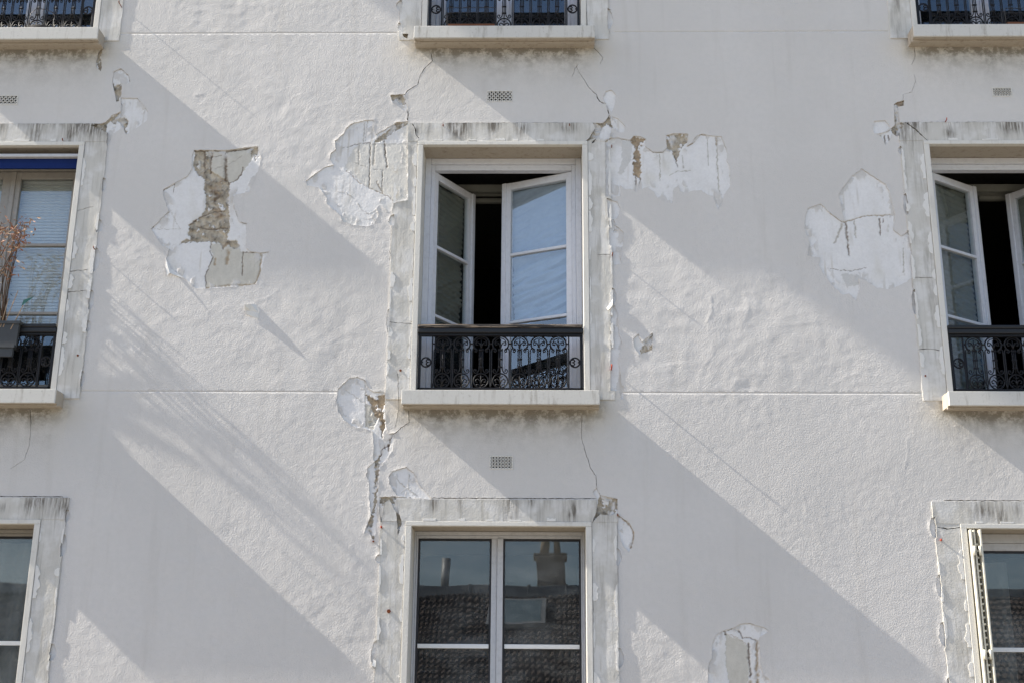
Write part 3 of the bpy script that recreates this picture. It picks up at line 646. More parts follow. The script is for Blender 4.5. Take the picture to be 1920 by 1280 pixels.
# dark grouty bottom of the cracks: one plate behind each
crack_no = [0]
def crack_back(c):
    n = len(c)//2; crack_no[0] += 1; yb = .0162+crack_no[0]*.00006
    v = []; 
    for i in range(n):
        (ax, az), (bx, bz) = c[i], c[-1-i]
        mx, mz = (ax+bx)/2, (az+bz)/2; l = math.hypot(ax-bx, az-bz) or 1e-6; w = l/2+0.009
        v += [(mx+(ax-mx)/l*2*w, yb, mz+(az-mz)/l*2*w), (mx+(bx-mx)/l*2*w, yb, mz+(bz-mz)/l*2*w)]
    f = [(2*i, 2*i+1, 2*i+3, 2*i+2) for i in range(n-1)]
    wid = sum(math.hypot(c[k][0]-c[-1-k][0], c[k][1]-c[-1-k][1]) for k in range(n))/n
    return hp(mesh_obj('crack', v, f, M['crack' if wid > .0040 else 'crack_pale']))
plain('crack', (0.17, 0.14, 0.11), 0.95, 0.05, var=0.2, scale=60)
plain('crack_pale', (0.33, 0.30, 0.26), 0.95, 0.05, var=0.2, scale=60)
for c in CRACKS: crack_back(c)
# ------------------------------------------------------------------ surrounds, sills, windows, railings
WL = {house.name: Vector((0, 0, GROUND))}
def pc(o, parent):                                   # child of parent, geometry kept in world coordinates
    o.parent = parent; o.matrix_parent_inverse = Matrix.Translation(-WL[parent.name]); return o
def part_empty(name, loc, label=None):
    o = empty(name); o.location = loc; pc(o, house); WL[o.name] = Vector(loc)
    if label: o['label'] = label
    return o

def sur_soot(xc, z0):
    zt = z0+OH+LT; q = random.Random(int(xc*91+z0*37)); S = []
    for k in range(22):                              # runs and smears, their own at every window
        if k < 10: S.append((xc+q.uniform(-.78, .78), zt-q.uniform(.0, .10), q.uniform(.012, .07), q.uniform(.03, .09), q.uniform(.4, 1.0)))
        else:
            sd = q.choice((-1, 1)); S.append((xc+sd*q.uniform(.62, .77), z0+q.uniform(.05, OH+.1), q.uniform(.008, .03), q.uniform(.06, .30), q.uniform(.10, .45)))
    ph = q.uniform(0, 50)
    def fn(x, z):
        fr_ = np.clip(.35+1.5*perlin(x*3.1+ph, x*0+ph, 5), 0, 1)
        s = 0.62*fr_*np.exp(-np.maximum(zt-z, 0)/(.018+.05*fr_))*(z < zt+.02)
        s = s+0.60*smooth(.58, .77, np.abs(x-xc))*np.exp(-np.maximum(zt-z, 0)/.22)*np.clip(.4+1.6*perlin(x*9+ph, z*3, 9), 0, 1.2)
        s = s+0.5*np.exp(-np.abs(z-(z0+OH+.03))/.010)*(np.abs(x-xc) < .63)*np.clip(.3+1.5*perlin(x*5+ph, z*0+2, 3), 0, 1)
        for sx_, sz_, w_, h_, a_ in S: s = s+a_*np.exp(-((x-sx_)/w_)**2-((z-sz_)/h_)**2)
        return np.clip(s, 0, 1)
    return fn
flake_no = [0]
def flake(poly, y, thick, parent, curl=0.0):
    """a thick scale of old paint: front, rim"""
    flake_no[0] += 1
    n = len(poly); cx = sum(p[0] for p in poly)/n
    v = [(x, y-thick-curl*((x-cx)/.02)**2*.5, z) for x, z in poly]+[(x, y+.001, z) for x, z in poly]
    f = [tuple(range(n))]+[(i, n+i, n+(i+1) % n, (i+1) % n) for i in range(n)]
    a = sum(poly[i][0]*poly[(i+1) % n][1]-poly[(i+1) % n][0]*poly[i][1] for i in range(n))
    if a < 0: f = [q[::-1] for q in f]
    return pc(mesh_obj('paint_flake', v, f, M['flake']), parent)
def scallops(x, side, za, zb, y, parent, seed, wmax=.030, dens=.7):
    """a row of flakes with one straight edge at x and a scalloped edge on the given side"""
    r = random.Random(seed); z = za+r.uniform(0, .15)
    while z < zb-.05:
        L = r.uniform(.05, .22); top = min(zb-.01, z+L)
        if r.random() < dens and top-z > .03:
            w = r.uniform(.010, wmax); k = max(3, int((top-z)/.014)); pts = [(x+r.uniform(-.002, .003)*side, z+(top-z)*j_/7+r.uniform(-.004, .004)) for j_ in range(8)]
            ph = r.uniform(0, 6)
            for j in range(k, -1, -1):
                t = j/k; prof = (0.35+0.65*math.sin(math.pi*min(1, max(0, t*0.9+.08)))**.6)*(0.75+.35*abs(math.sin(t*k*.55+ph)))
                pts.append((x+side*w*prof*r.uniform(.8, 1.15), z+(top-z)*(t*.96+.02)))
            flake(pts, y, r.uniform(.0020, .0045), parent)
        z = top+r.uniform(.0, .16)

def surround(c, r):
    xc, z0 = XC[c], Z0[r]; zt = z0+OH
    e = part_empty('window_surround', (xc, 0, z0))
    base = z0-.03 if r != 'B' else GROUND+.9
    fy = lambda x, z: Y_FIELD-0.0018*fbm(x/.12, z/.2, 61, 3)-0.0005*perlin(x/.022, z/.022, 62)
    at = {'soot': sur_soot(xc, z0)}
    # lintel stands 2 mm proud of the jambs
    pc(sheet('lintel', [(xc-SW-.005, zt+.030), (xc+SW+.005, zt+.030), (xc+SW+.005, zt+LT), (xc-SW-.005, zt+LT)], DAMAGE, .011, lambda x, z: fy(x, z)-.002, .03, M['surround'], None, at), e)
    for s in (-1, 1):
        a, b = sorted((xc+s*(OW+.041), xc+s*SW))
        zz = np.arange(base, zt+.0294, .009); wob = .007*fbm(zz*17+xc*3+s, zz*0+s*3.3, 71, 3)-.006*smooth(.15, .5, perlin(zz*6+s*5+xc, zz*0, 72))
        io, oo = xc+s*(OW+.041), xc+s*(SW-.001)
        outl = [(io, base)]+[(oo+s*float(k_), float(z_)) for k_, z_ in zip(wob, zz)]+[(oo, zt+.0295), (io, zt+.0295)]
        if s < 0: outl = outl[::-1]
        pc(sheet('jamb', outl, DAMAGE, .011, fy, .03, M['surround'], None, at), e)
        a, b = sorted((xc+s*OW, xc+s*(OW+.039)))
        pc(box('reveal_trim', a, b, Y_TRIM, .31, z0+.004, zt-.0005, M['trim'], None, .003), e)
        sd = int(xc*100)+ord(r)*7+s*3
        if not (c == 'L' and s == -1) and r != 'T':
            scallops(xc+s*(OW+.042), s, z0+.1, zt-.05, Y_FIELD, e, sd, .036, .9)
            scallops(xc+s*(SW-.004), -s, z0+.05, zt-.02, Y_FIELD, e, sd+50, .040, .8)
    pc(box('reveal_trim', xc-OW-.039, xc+OW+.039, Y_TRIM, .03, zt, zt+.029, M['trim'], None, .003), e)
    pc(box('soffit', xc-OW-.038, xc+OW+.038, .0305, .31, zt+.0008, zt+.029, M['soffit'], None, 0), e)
    if r != 'T':                                      # flakes hanging on at the foot of the lintel
        q = random.Random(int(xc*10)+ord(r)); x = xc-.62
        for k in range(5):
            x += q.uniform(.05, .20); w = q.uniform(.03, .12); h = q.uniform(.010, .026)
            pts = [(x, zt+.032), (x+w, zt+.032)]+[(x+w*(1-j/6), zt+.032+h*q.uniform(.55, 1)) for j in range(7)]
            flake(pts, Y_FIELD-.002, q.uniform(.002, .005), e)
            x += w
    return e
def sill(c, r):
    xc, z0 = XC[c]+.008, Z0[r]; hw = .658
    mb = MB(); e = part_empty('sill', (xc, -.07, z0)); mu = MB()
    zb = z0-.100
    # front slab, body with a drip groove, stopped at both ends
    mb.box(xc-hw, xc+hw, -SILL_P, -SILL_P+.016, zb, z0-.002, .004); mu.box(xc-hw+.002, xc+hw-.002, -SILL_P+.0165, -SILL_P+.055, zb+.004, z0-.003, .002)
    mu.box(xc-hw+.05, xc+hw-.05, -SILL_P+.053, -SILL_P+.068, zb+.010, z0-.003)
    mu.box(xc-hw+.001, xc+hw-.001, -SILL_P+.067, .02, zb+.001, z0-.001, .002)
    mb.box(xc-OW-.01, xc+OW+.01, .019, .30, z0-.06, z0+.004)
    for s in (-1, 1):
        a, b = sorted((xc+s*(hw-.001), xc+s*(hw-.048))); mu.box(a, b, -SILL_P+.050, -SILL_P+.070, zb-.012, z0-.004, .003)
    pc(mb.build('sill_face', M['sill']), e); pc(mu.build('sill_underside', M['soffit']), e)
for c in 'LCR':
    for r in 'TMB':
        surround(c, r)
        sill(c, r)

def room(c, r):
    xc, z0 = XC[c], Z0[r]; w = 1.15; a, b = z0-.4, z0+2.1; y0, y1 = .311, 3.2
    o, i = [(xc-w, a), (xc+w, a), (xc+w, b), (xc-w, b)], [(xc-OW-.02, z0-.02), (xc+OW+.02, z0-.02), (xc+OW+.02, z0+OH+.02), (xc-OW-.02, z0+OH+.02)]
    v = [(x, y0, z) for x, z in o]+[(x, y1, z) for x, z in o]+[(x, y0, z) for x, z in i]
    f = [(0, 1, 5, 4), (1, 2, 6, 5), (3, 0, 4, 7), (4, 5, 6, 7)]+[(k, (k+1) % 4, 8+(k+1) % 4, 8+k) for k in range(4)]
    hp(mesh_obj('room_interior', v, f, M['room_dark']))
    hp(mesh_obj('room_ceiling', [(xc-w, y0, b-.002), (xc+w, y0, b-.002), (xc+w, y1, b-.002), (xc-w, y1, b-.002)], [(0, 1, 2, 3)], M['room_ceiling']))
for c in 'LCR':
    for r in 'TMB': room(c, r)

YF = .232                                            # front of the window frames
def window(c, r, frame_mat, label):
    xc, z0 = XC[c], Z0[r]
    w = part_empty('window', (xc, YF, z0), label)
    mb = MB(); zt = z0+OH
    for s in (-1, 1):
        a, b = sorted((xc+s*(OW-.001), xc+s*.528)); mb.box(a, b, YF-.020, YF+.06, z0+.005, zt-.001, .003)
        a, b = sorted((xc+s*.5275, xc+s*.500)); mb.box(a, b, YF, YF+.06, z0+.006, zt-.002, .003)
    mb.box(xc-.527, xc+.527, YF-.0195, YF+.06, zt-.046, zt-.002, .003)
    mb.box(xc-.4995, xc+.4995, YF+.0005, YF+.06, zt-.088, zt-.0465, .003)
    mb.box(xc-.527, xc+.527, YF-.010, YF+.06, z0+.0055, z0+.045, .003)
    pc(mb.build('frame', frame_mat), w)
    return w
def casement(win, hinge, sgn, width, z0, z1, ang, mat, bars=(1/3, 2/3), bar_mat=None, stile=(.045, .065), meet=True, glass=True):
    """hinge (x, y); leaf runs towards sgn and is swung inwards by ang degrees; returns the function leaf -> world"""
    ca, sa = math.cos(R(ang)), math.sin(R(ang)); hx, hy = hinge
    def W(u, t, z): return (hx+sgn*(u*ca-t*sa*1.0), hy+u*sa+t*ca, z)   # u along the leaf, t through it
    def leafbox(mb, u0, u1, t0, t1, a, b, bev=.004):
        m2 = MB().box(u0, u1, t0, t1, a, b, bev); v = [W(*p) for p in m2.v]
        mb.add(v, [q[::-1] for q in m2.f] if sgn < 0 else m2.f)
    mb = MB(); T = .045
    leafbox(mb, 0, stile[0], 0, T, z0, z1); leafbox(mb, width-stile[1], width, 0, T, z0, z1)
    leafbox(mb, stile[0]-.002, width-stile[1]+.002, .001, T-.001, z1-.055, z1-.001); leafbox(mb, stile[0]-.002, width-stile[1]+.002, .001, T-.001, z0+.001, z0+.085)
    if meet: leafbox(mb, width-.030, width+.004, -.012, .004, z0+.002, z1-.002)
    pc(mb.build('casement', mat), win)
    g0, g1 = stile[0], width-stile[1]; za, zb = z0+.085, z1-.055
    zs = [za]+[za+(zb-za)*k for k in bars]+[zb]
    for k in bars:
        z = za+(zb-za)*k; m2 = MB(); leafbox(m2, g0-.004, g1+.004, -.004, .030, z-.011, z+.011, .005); pc(m2.build('glazing_bar', bar_mat or mat), win)
    if glass:
        for a, b in zip(zs[:-1], zs[1:]):
            m2 = MB(); leafbox(m2, g0-.003, g1+.003, .016, .020, a+.002, b-.002, 0); pc(m2.build('pane', M['glass']), win)
    return W, (g0, g1, za, zb)
def curtain(name, W, g, zlo, zhi, mat, label, cat, wrinkle=.010, seed=1, t=.035, slant=.35, slat=0.0):
    g0, g1, za, zb = g; nu, nv = 60, 170
    U, V = np.meshgrid(np.linspace(g0-.01, g1+.01, nu), np.linspace(zlo, zhi, nv))
    low = smooth(zhi, zlo, V) if False else np.clip((zhi-V)/(zhi-zlo), 0, 1)
    h = wrinkle*(.15+1.1*low**1.5)*(fbm((V-slant*U)*9, U*1.2, seed, 3)+1.1*np.abs(perlin((V-slant*U)*17, U*2.0, seed+4)))
    q1 = (V-slant*U)*10+.6*perlin(U*3, V*3, seed+8); rid = (1-np.abs(2*perlin(q1, U*1.5, seed+6)))**3+(1-np.abs(2*perlin(q1*2.1, U*2.5, seed+7)))**4*.6
    h = h*.5+wrinkle*.45*(.1+low**1.4)*rid
    if slat: h = h+.020*((V+slat*U*.12)/.042 % 1.0)
    v = [W(u, t+max(.0, hh+.012), z) for u, hh, z in zip(U.ravel(), h.ravel(), V.ravel())]
    n = len(v); v += [(x, y+.0015, z) for x, y, z in v]
    q = [(j*nu+i, j*nu+i+1, (j+1)*nu+i+1, (j+1)*nu+i) for j in range(nv-1) for i in range(nu-1)]
    f = q+[tuple(k+n for k in a[::-1]) for a in q]
    o = mesh_obj(name, v, f, mat, None, True); tag(o, label, cat); return o

# middle row, centre: both leaves swung inwards
xc, z0 = XC['C'], Z0['M']
w = window('C', 'M', M['white_frame'], 'open white window in the middle of the facade, both leaves swung inwards')
W, g = casement(w, (xc+.499, YF+.012), -1, .555, z0+.05, z0+1.758, 24, M['white_frame'])
curtain('window_cloth', W, g, g[2]+(g[3]-g[2])*.335, g[3], M['cloth_sky_tint'], 'creased white cloth, coloured with mirrored-sky blue, behind the right leaf of the central open window', 'cloth', .085, 3, slant=-.30)
W, g = casement(w, (xc-.499, YF+.012), 1, .50, z0+.05, z0+1.758, 58, M['white_frame'])
curtain('window_cloth', W, g, g[2]+(g[3]-g[2])*.30, g[3], M['cloth_grey'], 'greyish cloth behind the left leaf of the central open window', 'cloth', .050, 9, slant=.5, slat=1)
# middle row, right
xc = XC['R']
w = window('R', 'M', M['white_frame'], 'open white window at the right edge beside the dark room, leaves swung inwards')
W, g = casement(w, (xc-.499, YF+.012), 1, .50, z0+.05, z0+1.758, 34, M['white_frame'])
curtain('window_cloth', W, g, g[2], g[3], M['cloth_grey'], 'grey slatted cloth behind the left leaf of the right-hand open window', 'cloth', .022, 15, slant=.25, slat=1)
W, g = casement(w, (xc+.499, YF+.012), -1, .52, z0+.05, z0+1.758, 55, M['white_frame'])
curtain('window_cloth', W, g, g[2], g[3], M['cloth_grey'], 'cloth behind the far right leaf cut by the right edge of the picture', 'cloth', .010, 16, slant=.25)
# a roller-blind box just inside the two open windows
for c_, lab in (('C', 'rolled-up blind under the lintel inside the central open window'), ('R', 'rolled-up blind under the lintel inside the right-hand open window')):
    b_ = empty('rolled_blind', (XC[c_], .72, z0+1.74)); tag(b_, lab, 'blind'); WL[b_.name] = Vector((XC[c_], .72, z0+1.74))
    pc(MB().box(XC[c_]-.52, XC[c_]+.52, .70, .75, z0+1.80, z0+1.86, .006).build('head_rail', M['cloth_grey']), b_)
    pc(MB().box(XC[c_]-.50, XC[c_]-.02, .74, .79, z0+1.73, z0+1.765, .012).build('bottom_rail', M['cloth_grey']), b_)
    pc(MB().box(XC[c_]+.02, XC[c_]+.50, .74, .79, z0+1.75, z0+1.785, .012).build('bottom_rail', M['cloth_grey']), b_)
    pc(MB().tube([(XC[c_]-.5, .78, z0+1.82), (XC[c_]+.5, .78, z0+1.82)], .028, 10).build('roll', M['cloth_grey']), b_)
# middle row, left: closed, taupe, slatted blind behind
xc = XC['L']
w = window('L', 'M', M['taupe_frame'], 'closed taupe window at the left edge with a white slatted blind')
for s in (1, -1):
    casement(w, (xc+s*.499, YF+.012), -s, .497, z0+.05, z0+1.758, 0, M['taupe_frame'], meet=(s == 1))
bl = empty('venetian_blind', (xc, YF+.09, z0+.55)); tag(bl, 'white slatted blind behind the closed left-hand window', 'blind'); WL[bl.name] = Vector((xc, YF+.09, z0+.55))
pc(box('head_rail', xc-.48, xc+.48, YF+.075, YF+.105, z0+1.70, z0+1.74, M['blind_white'], None, .003), bl)
mb = MB(); z = z0+.55
while z < z0+1.70:
    mb.add([(xc-.47, YF+.085, z), (xc+.47, YF+.085, z), (xc+.47, YF+.090, z+.0205), (xc-.47, YF+.090, z+.0205)], [(0, 1, 2, 3)])
    mb.add([(xc-.47, YF+.090, z+.0205), (xc+.47, YF+.090, z+.0205), (xc+.47, YF+.0805, z+.0225), (xc-.47, YF+.0805, z+.0225)], [(0, 1, 2, 3)]); z += .024
sl = mb.build('slats', M['blind_white']); sl['kind'] = 'stuff'; pc(sl, bl)
aw = empty('rolled_awning', (xc, .05, z0+OH)); tag(aw, 'rolled blue awning in a cream case above the left-hand window', 'awning'); WL[aw.name] = Vector((xc, .05, z0+OH))
pc(MB().box(xc-.565, xc+.565, .02, .075, z0+1.775, z0+1.800, .006).build('front_bar', M['cream_frame']), aw)
pc(MB().tube([(xc-.56, .115, z0+1.765), (xc+.56, .115, z0+1.765)], .042, 14).build('roll', M['blue_canvas'], None, True), aw)
pc(MB().box(xc-.56, xc+.56, .055, .061, z0+1.70, z0+1.776, 0).build('valance', M['blue_canvas']), aw)

# top row: closed white windows, only their feet are in the picture
for c_, lab in (('L', 'closed white window at the top left, only its foot in view'), ('C', 'closed white window at the top centre, only its foot in view'), ('R', 'closed white window at the top right, only its foot in view')):
    xc = XC[c_]; z0 = Z0['T']
    w = window(c_, 'T', M['white_frame'], lab)
    for s in (1, -1):
        casement(w, (xc+s*.499, YF+.012), -s, .497, z0+.05, z0+1.758, 0, M['white_frame'], meet=(s == 1))
# bottom row: closed, thin frames
z0 = Z0['B']
for c_, mat, lab in (('L', 'taupe_frame', 'closed window at the lower left with a net curtain'), ('C', 'cream_frame', 'closed window below the centre mirroring a tiled roof'), ('R', 'cream_frame', 'closed window at the lower right behind folded shutters')):
    xc = XC[c_]
    w = part_empty('window', (xc, YF, z0), lab); zt = z0+OH
    mb = MB()
    for s in (-1, 1):
        a, b = sorted((xc+s*(OW-.001), xc+s*.5565)); mb.box(a, b, YF-.020, YF+.06, z0+.005, zt-.001, .003)
        a, b = sorted((xc+s*.556, xc+s*.545)); mb.box(a, b, YF+.002, YF+.06, z0+.006, zt-.002, .003)
    top = .110 if c_ == 'R' else .045
    mb.box(xc-.556, xc+.556, YF-.0195, YF+.06, zt-top*.55, zt-.002, .003); mb.box(xc-.5445, xc+.5445, YF+.0005, YF+.06, zt-top, zt-top*.56, .003)
    mb.box(xc-.556, xc+.556, YF-.01, YF+.06, z0+.0055, z0+.06, .003)
    pc(mb.build('frame', M[mat]), w)
    pc(MB().box(xc-.052, xc-.014, YF+.004, YF+.055, z0+.06, zt-top, .004).box(xc-.0135, xc+.026, YF-.006, YF+.055, z0+.06, zt-top, .004).build('mullion', M[mat]), w)
    for a, b in ((xc-.5445, xc-.0525), (xc+.0265, xc+.5445)):
        mg = MB(); e_ = .012                            # black gasket round the sealed glass
        mg.box(a, a+e_, YF+.012, YF+.05, z0+.06, zt-top); mg.box(b-e_, b, YF+.012, YF+.05, z0+.06, zt-top)
        mg.box(a+e_, b-e_, YF+.0125, YF+.05, zt-top-.014, zt-top); mg.box(a+e_, b-e_, YF+.0125, YF+.05, z0+.06, z0+.072)
        pc(mg.build('gasket', M['gasket']), w)
        pc(box('pane', a+e_-.002, b-e_+.002, YF+.026, YF+.030, z0+.070, zt-top-.012, M['glass_dusty']), w)
        zb = z0+1.100
        pc(box('glazing_bar', a+e_, b-e_, YF+.012, YF+.026, zb-.014, zb+.014, M['bar_white'], None, .003), w)
# net curtain in the lower left window
xc = XC['L']
def Wn(u, t_, z): return (xc+u, YF+.10+t_+.018*math.sin(u*46)+.01*math.sin(u*19+1), z)
curtain('net_curtain', Wn, (-.5, .5, 0, 0), z0+.1, z0+1.78, M['net_curtain'], 'dim grey net curtain hanging inside the lower left window', 'curtain', .002, 31)
# net curtain in the lower right window
xc = XC['R']
def Wn2(u, t_, z): return (xc+u, YF+.25+t_+.02*math.sin(u*40), z)
curtain('net_curtain', Wn2, (-.35, -.15, 0, 0), z0+.1, z0+1.70, M['net_curtain'], 'dim strip of curtain hanging inside the lower right window', 'curtain', .002, 33)

# folded metal shutters at the left reveal of the lower right window
xc = XC['R']
sh = part_empty('folded_shutter', (xc-OW, 0, z0), 'cream metal shutter leaves folded against the left reveal')
for k, (dx, yo) in enumerate(((.010, -.045), (.034, -.030), (.068, -.050))):
    x = xc-OW+dx
    pc(box('shutter_leaf', x, x+.012, yo, .17, z0+.03, z0+OH-.012, M['shutter'], None, .003), sh)
mb = MB(); z = z0+.10
while z < z0+OH-.1:
    mb.box(xc-OW+.038, xc-OW+.061, -.020, .15, z, z+.012); z += .042
q = mb.build('louvres', M['shutter']); q['kind'] = 'stuff'; pc(q, sh)
for z in (z0+.35, z0+1.05, z0+1.70):
    for dx in (.024, .060):
        pc(MB().tube([(xc-OW+dx, -.050, z-.03), (xc-OW+dx, -.050, z+.03)], .009, 8).build('hinge', M['shutter'], None, True), sh)

# ------------------------------------------------------------------ cast-iron railings
UN = .355/545.0
def uv(p): return [(x*UN, 0, (745-y)*UN) for x, y in p]
def arc(cx, cy, r_, a0, a1, n=18): return [(cx+r_*math.cos(R(a0+(a1-a0)*i/n)), cy-r_*math.sin(R(a0+(a1-a0)*i/n))) for i in range(n+1)]
mb = MB()
def T(p, r_=6.0, n=5): mb.tube(uv(p), r_*UN*1.08, n)
def T2(p, r_=6.0):
    T(p, r_); T([(-x, y) for x, y in p], r_)
T(arc(0, 270, 84, -52, 232, 22), 8.5); T(arc(0, 268, 60, 10, 170, 14), 5)
T([(0, 330), (0, 222)], 6); T2([(0, 318), (10, 282), (26, 256), (46, 250), (58, 264), (54, 281), (40, 283), (35, 272)], 6.5)
T([(0, 300), (0, 590)], 5.5); T2([(17, 318), (17, 470), (17, 523), (24, 560), (42, 584), (64, 586), (77, 568), (70, 548), (54, 546), (49, 560), (57, 566)], 6)
for y_ in (338, 438, 523):
    T([(-26, y_), (26, y_)], 9, 6)
T2([(101, 745), (98, 720), (92, 690), (92, 350), (88, 328), (72, 315), (52, 321), (42, 341), (52, 360), (67, 353), (62, 341)], 6.5)
T(arc(0, 668, 77, 0, 360, 26), 7.5)
T([(0, 592), (0, 745)], 5); T2([(0, 700), (14, 662), (36, 648), (54, 664), (48, 686), (33, 684)], 6.5); T2([(0, 735), (22, 708), (46, 710), (50, 728), (36, 734)], 6); T2([(0, 640), (16, 622), (30, 622)], 5)
T2([(80, 270), (101, 270)], 9); T([(0, 745), (0, 738)], 12)
bal_me = mb.build('baluster', M['iron'], None, True)
mb = MB()
T(arc(0, 0, 50, 0, 360, 24), 8.5)
T([(38, -26), (14, -34), (2, -18), (12, -2), (34, 0), (12, 2), (2, 18), (14, 34), (38, 26)], 8); T([(-50, 0), (-30, 0)], 8)
ring_me = mb.build('scroll_ring', M['iron'], None, True)
for v in ring_me.data.vertices: v.co.z -= 745*UN
first = {'b': True, 'r': True}
YR = .012
def place(me_o, key, loc, parent, mirror=False):
    o = me_o if first[key] else me_o.copy()
    if not first[key]: COL.objects.link(o)
    first[key] = False
    o.location = loc
    if mirror: o.scale.x = -1
    return pc(o, parent)
def railing(c, r, label, worn):
    xc, z0 = XC[c], Z0[r]; zb, ztp = z0+.055, z0+.430
    e = part_empty('railing', (xc, YR, z0), label)
    pc(MB().box(xc-.562, xc+.562, YR-.010, YR+.010, zb-.012, zb, .002).build('bottom_bar', M['iron']), e)
    pc(MB().box(xc-.562, xc+.562, YR-.016, YR+.016, ztp-.012, ztp+.004, .002).build('top_bar', M['iron']), e)
    hm = M['handrail_worn' if worn else 'handrail_black']
    pc(MB().box(xc-.567, xc+.567, YR-.030, YR+.028, ztp+.0045, ztp+.038, .006).build('rail_moulding', M['handrail_black']), e)
    pc(MB().box(xc-.567, xc+.560, YR-.034, YR+.030, ztp+.0385, ztp+.066, .008).build('handrail', hm), e)
    for s in (-1, 1):
        pc(MB().box(xc+s*.552-.009, xc+s*.552+.009, YR-.010, YR+.010, z0-.01, ztp+.004, .002).build('post', M['iron']), e)
        pc(MB().box(xc+s*.466-.005, xc+s*.466+.005, YR-.007, YR+.007, zb-.002, ztp-.01, .0015).build('upright', M['iron']), e)
        place(ring_me, 'r', (xc+s*.508, YR, z0+.235), e, s > 0)
    for k in range(7):
        place(bal_me, 'b', (xc+(k-3)*.1315, YR, zb+.001), e)
    return e
railing('C', 'M', 'cast-iron railing with worn wooden handrail under the central open window', True)
railing('R', 'M', 'black cast-iron railing at the right edge under the open window', False)
railing('L', 'M', 'black cast-iron railing at the left edge under the slatted blind', False)
railing('C', 'T', 'cast-iron railing at the top centre, only its lower half in view', False)
railing('L', 'T', 'cast-iron railing at the top left, only its lower half in view', False)
railing('R', 'T', 'cast-iron railing at the top right, only its lower half in view', False)
# ------------------------------------------------------------------ vents, hooks, curls of paint
def vent(x, z, w, h, kind):
    e = part_empty('vent_grille', (x, 0, z))
    pc(box('vent_shade', x-w-.004, x+w+.004, .006, .055, z-h-.004, z+h+.004, M['hole_dark']), e)  # near-black block, its colour standing for the shade inside the vent
    mb = MB(); t = .004
    bm_ = []
    n = 6 if kind == 'a' else 7
    stp = 2*w/n
    def bar(x0, z0, x1, z1, wd=.0042):
        dx, dz = x1-x0, z1-z0; l = math.hypot(dx, dz)
        if l < .004: return
        px_, pz_ = -dz/l*wd/2, dx/l*wd/2
        v = [(x0+px_, -.002, z0+pz_), (x0-px_, -.002, z0-pz_), (x1-px_, -.002, z1-pz_), (x1+px_, -.002, z1+pz_)]
        v += [(a, .0055, c) for a, b, c in v]
        mb.add(v, [(0, 1, 2, 3), (0, 4, 5, 1), (1, 5, 6, 2), (2, 6, 7, 3), (3, 7, 4, 0)])
    for sg in (1, -1):
        for k in range(-6, n+7):
            c0 = x-w+k*stp                              # line x = c0 + sg*(s), z = z-h + s
            a = 0.0; b = 2*h
            lo, hi = x-w, x+w
            if sg > 0: a = max(a, lo-c0); b = min(b, hi-c0)
            else: a = max(a, c0-hi); b = min(b, c0-lo)
            if b-a > .003: bar(c0+sg*a, z-h+a, c0+sg*b, z-h+b, .0066 if kind == 'a' else .0045)
    if kind == 'b':
        for k in range(1, 4): bar(x-w, z-h+2*h*k/4, x+w, z-h+2*h*k/4, .0022)
    pc(mb.build('lattice', M['trim']), e)
    mb = MB(); mb.box(x-w-.004, x-w+.002, -.003, .006, z-h-.004, z+h+.004); mb.box(x+w-.002, x+w+.004, -.003, .006, z-h-.004, z+h+.004)
    mb.box(x-w+.002, x+w-.002, -.0028, .006, z+h-.002, z+h+.004); mb.box(x-w+.002, x+w-.002, -.0028, .006, z-h-.004, z-h+.002)
    pc(mb.build('rim', M['trim']), e)
for v_ in VENTS: vent(*v_)

def hook(px, py, out, mat='rust', drop=.012, r_=.0035):
    x, z = P(px, py, Y_FIELD)
    o = MB().tube([(x, .0, z), (x, Y_FIELD-out*.9, z), (x, Y_FIELD-out, z+.004), (x, Y_FIELD-out, z+drop)], r_, 6).build('shutter_hook', M[mat], None, True)
    return hp(o)
hook(228, 14, .066); hook(1148, 480, .034); hook(1146, 692, .070, 'red_hook', .016, .005); hook(178, 468, .034)
hook(1773, 228, .03, 'red_hook', .014); hook(1158, 966, .012, 'rust'); hook(715, 988, .012, 'red_hook', .008, .006); hook(1764, 1012, .012, 'red_hook', .008, .006)
hook(118, 264, .014, 'rust'); hook(831, 237, .010, 'rust'); hook(1068, 236, .010, 'rust'); hook(1147, 276, .010, 'rust')
for px, py, rr in ((729, 1145, .013), (751, 694, .008), (146, 666, .007), (1735, 704, .006), (700, 1014, .006)):
    x, z = P(px, py, Y_FIELD); hp(MB().tube([(x, .0, z), (x, Y_FIELD-.006, z)], rr, 6).build('bolt', M['rust']))

def curl(px_pts, faces):
    v = [(*P(a, b, y)[:1], y, P(a, b, y)[1]) for a, b, y in px_pts]
    v2 = [(x, y+.0012, z) for x, y, z in v]; n = len(v)
    o = mesh_obj('paint_curl', v+v2, [tuple(q) for q in faces]+[tuple(i+n for i in q[::-1]) for q in faces], M['flake'])
    return hp(o)
curl([(311, 486, -.002), (322, 505, -.003), (346, 523, -.002), (310, 500, -.010), (318, 512, -.019), (330, 517, -.010), (313, 517, -.026), (311, 508, -.020)], [(0, 3, 4, 1), (1, 4, 5, 2), (3, 7, 6, 4)])
curl([(458, 572, -.034), (470, 570, -.020), (480, 571, -.001), (459, 582, -.012), (470, 583, -.008), (484, 586, -.001), (462, 590, -.006), (473, 594, -.004), (485, 598, -.001)], [(0, 3, 4, 1), (1, 4, 5, 2), (3, 6, 7, 4), (4, 7, 8, 5)])
curl([(1146, 566, -.010), (1137, 578, -.011), (1148, 573, -.022), (1140, 582, -.020), (1149, 560, -.014)], [(0, 1, 3, 2), (0, 2, 4)])
curl([(700, 1235, -.010), (705, 1238, -.012), (697, 1247, -.020), (704, 1250, -.018)], [(0, 1, 3, 2)])
curl([(1372, 176, -.001), (384, 178, -.001), (365, 181, -.006)], []) if False else None

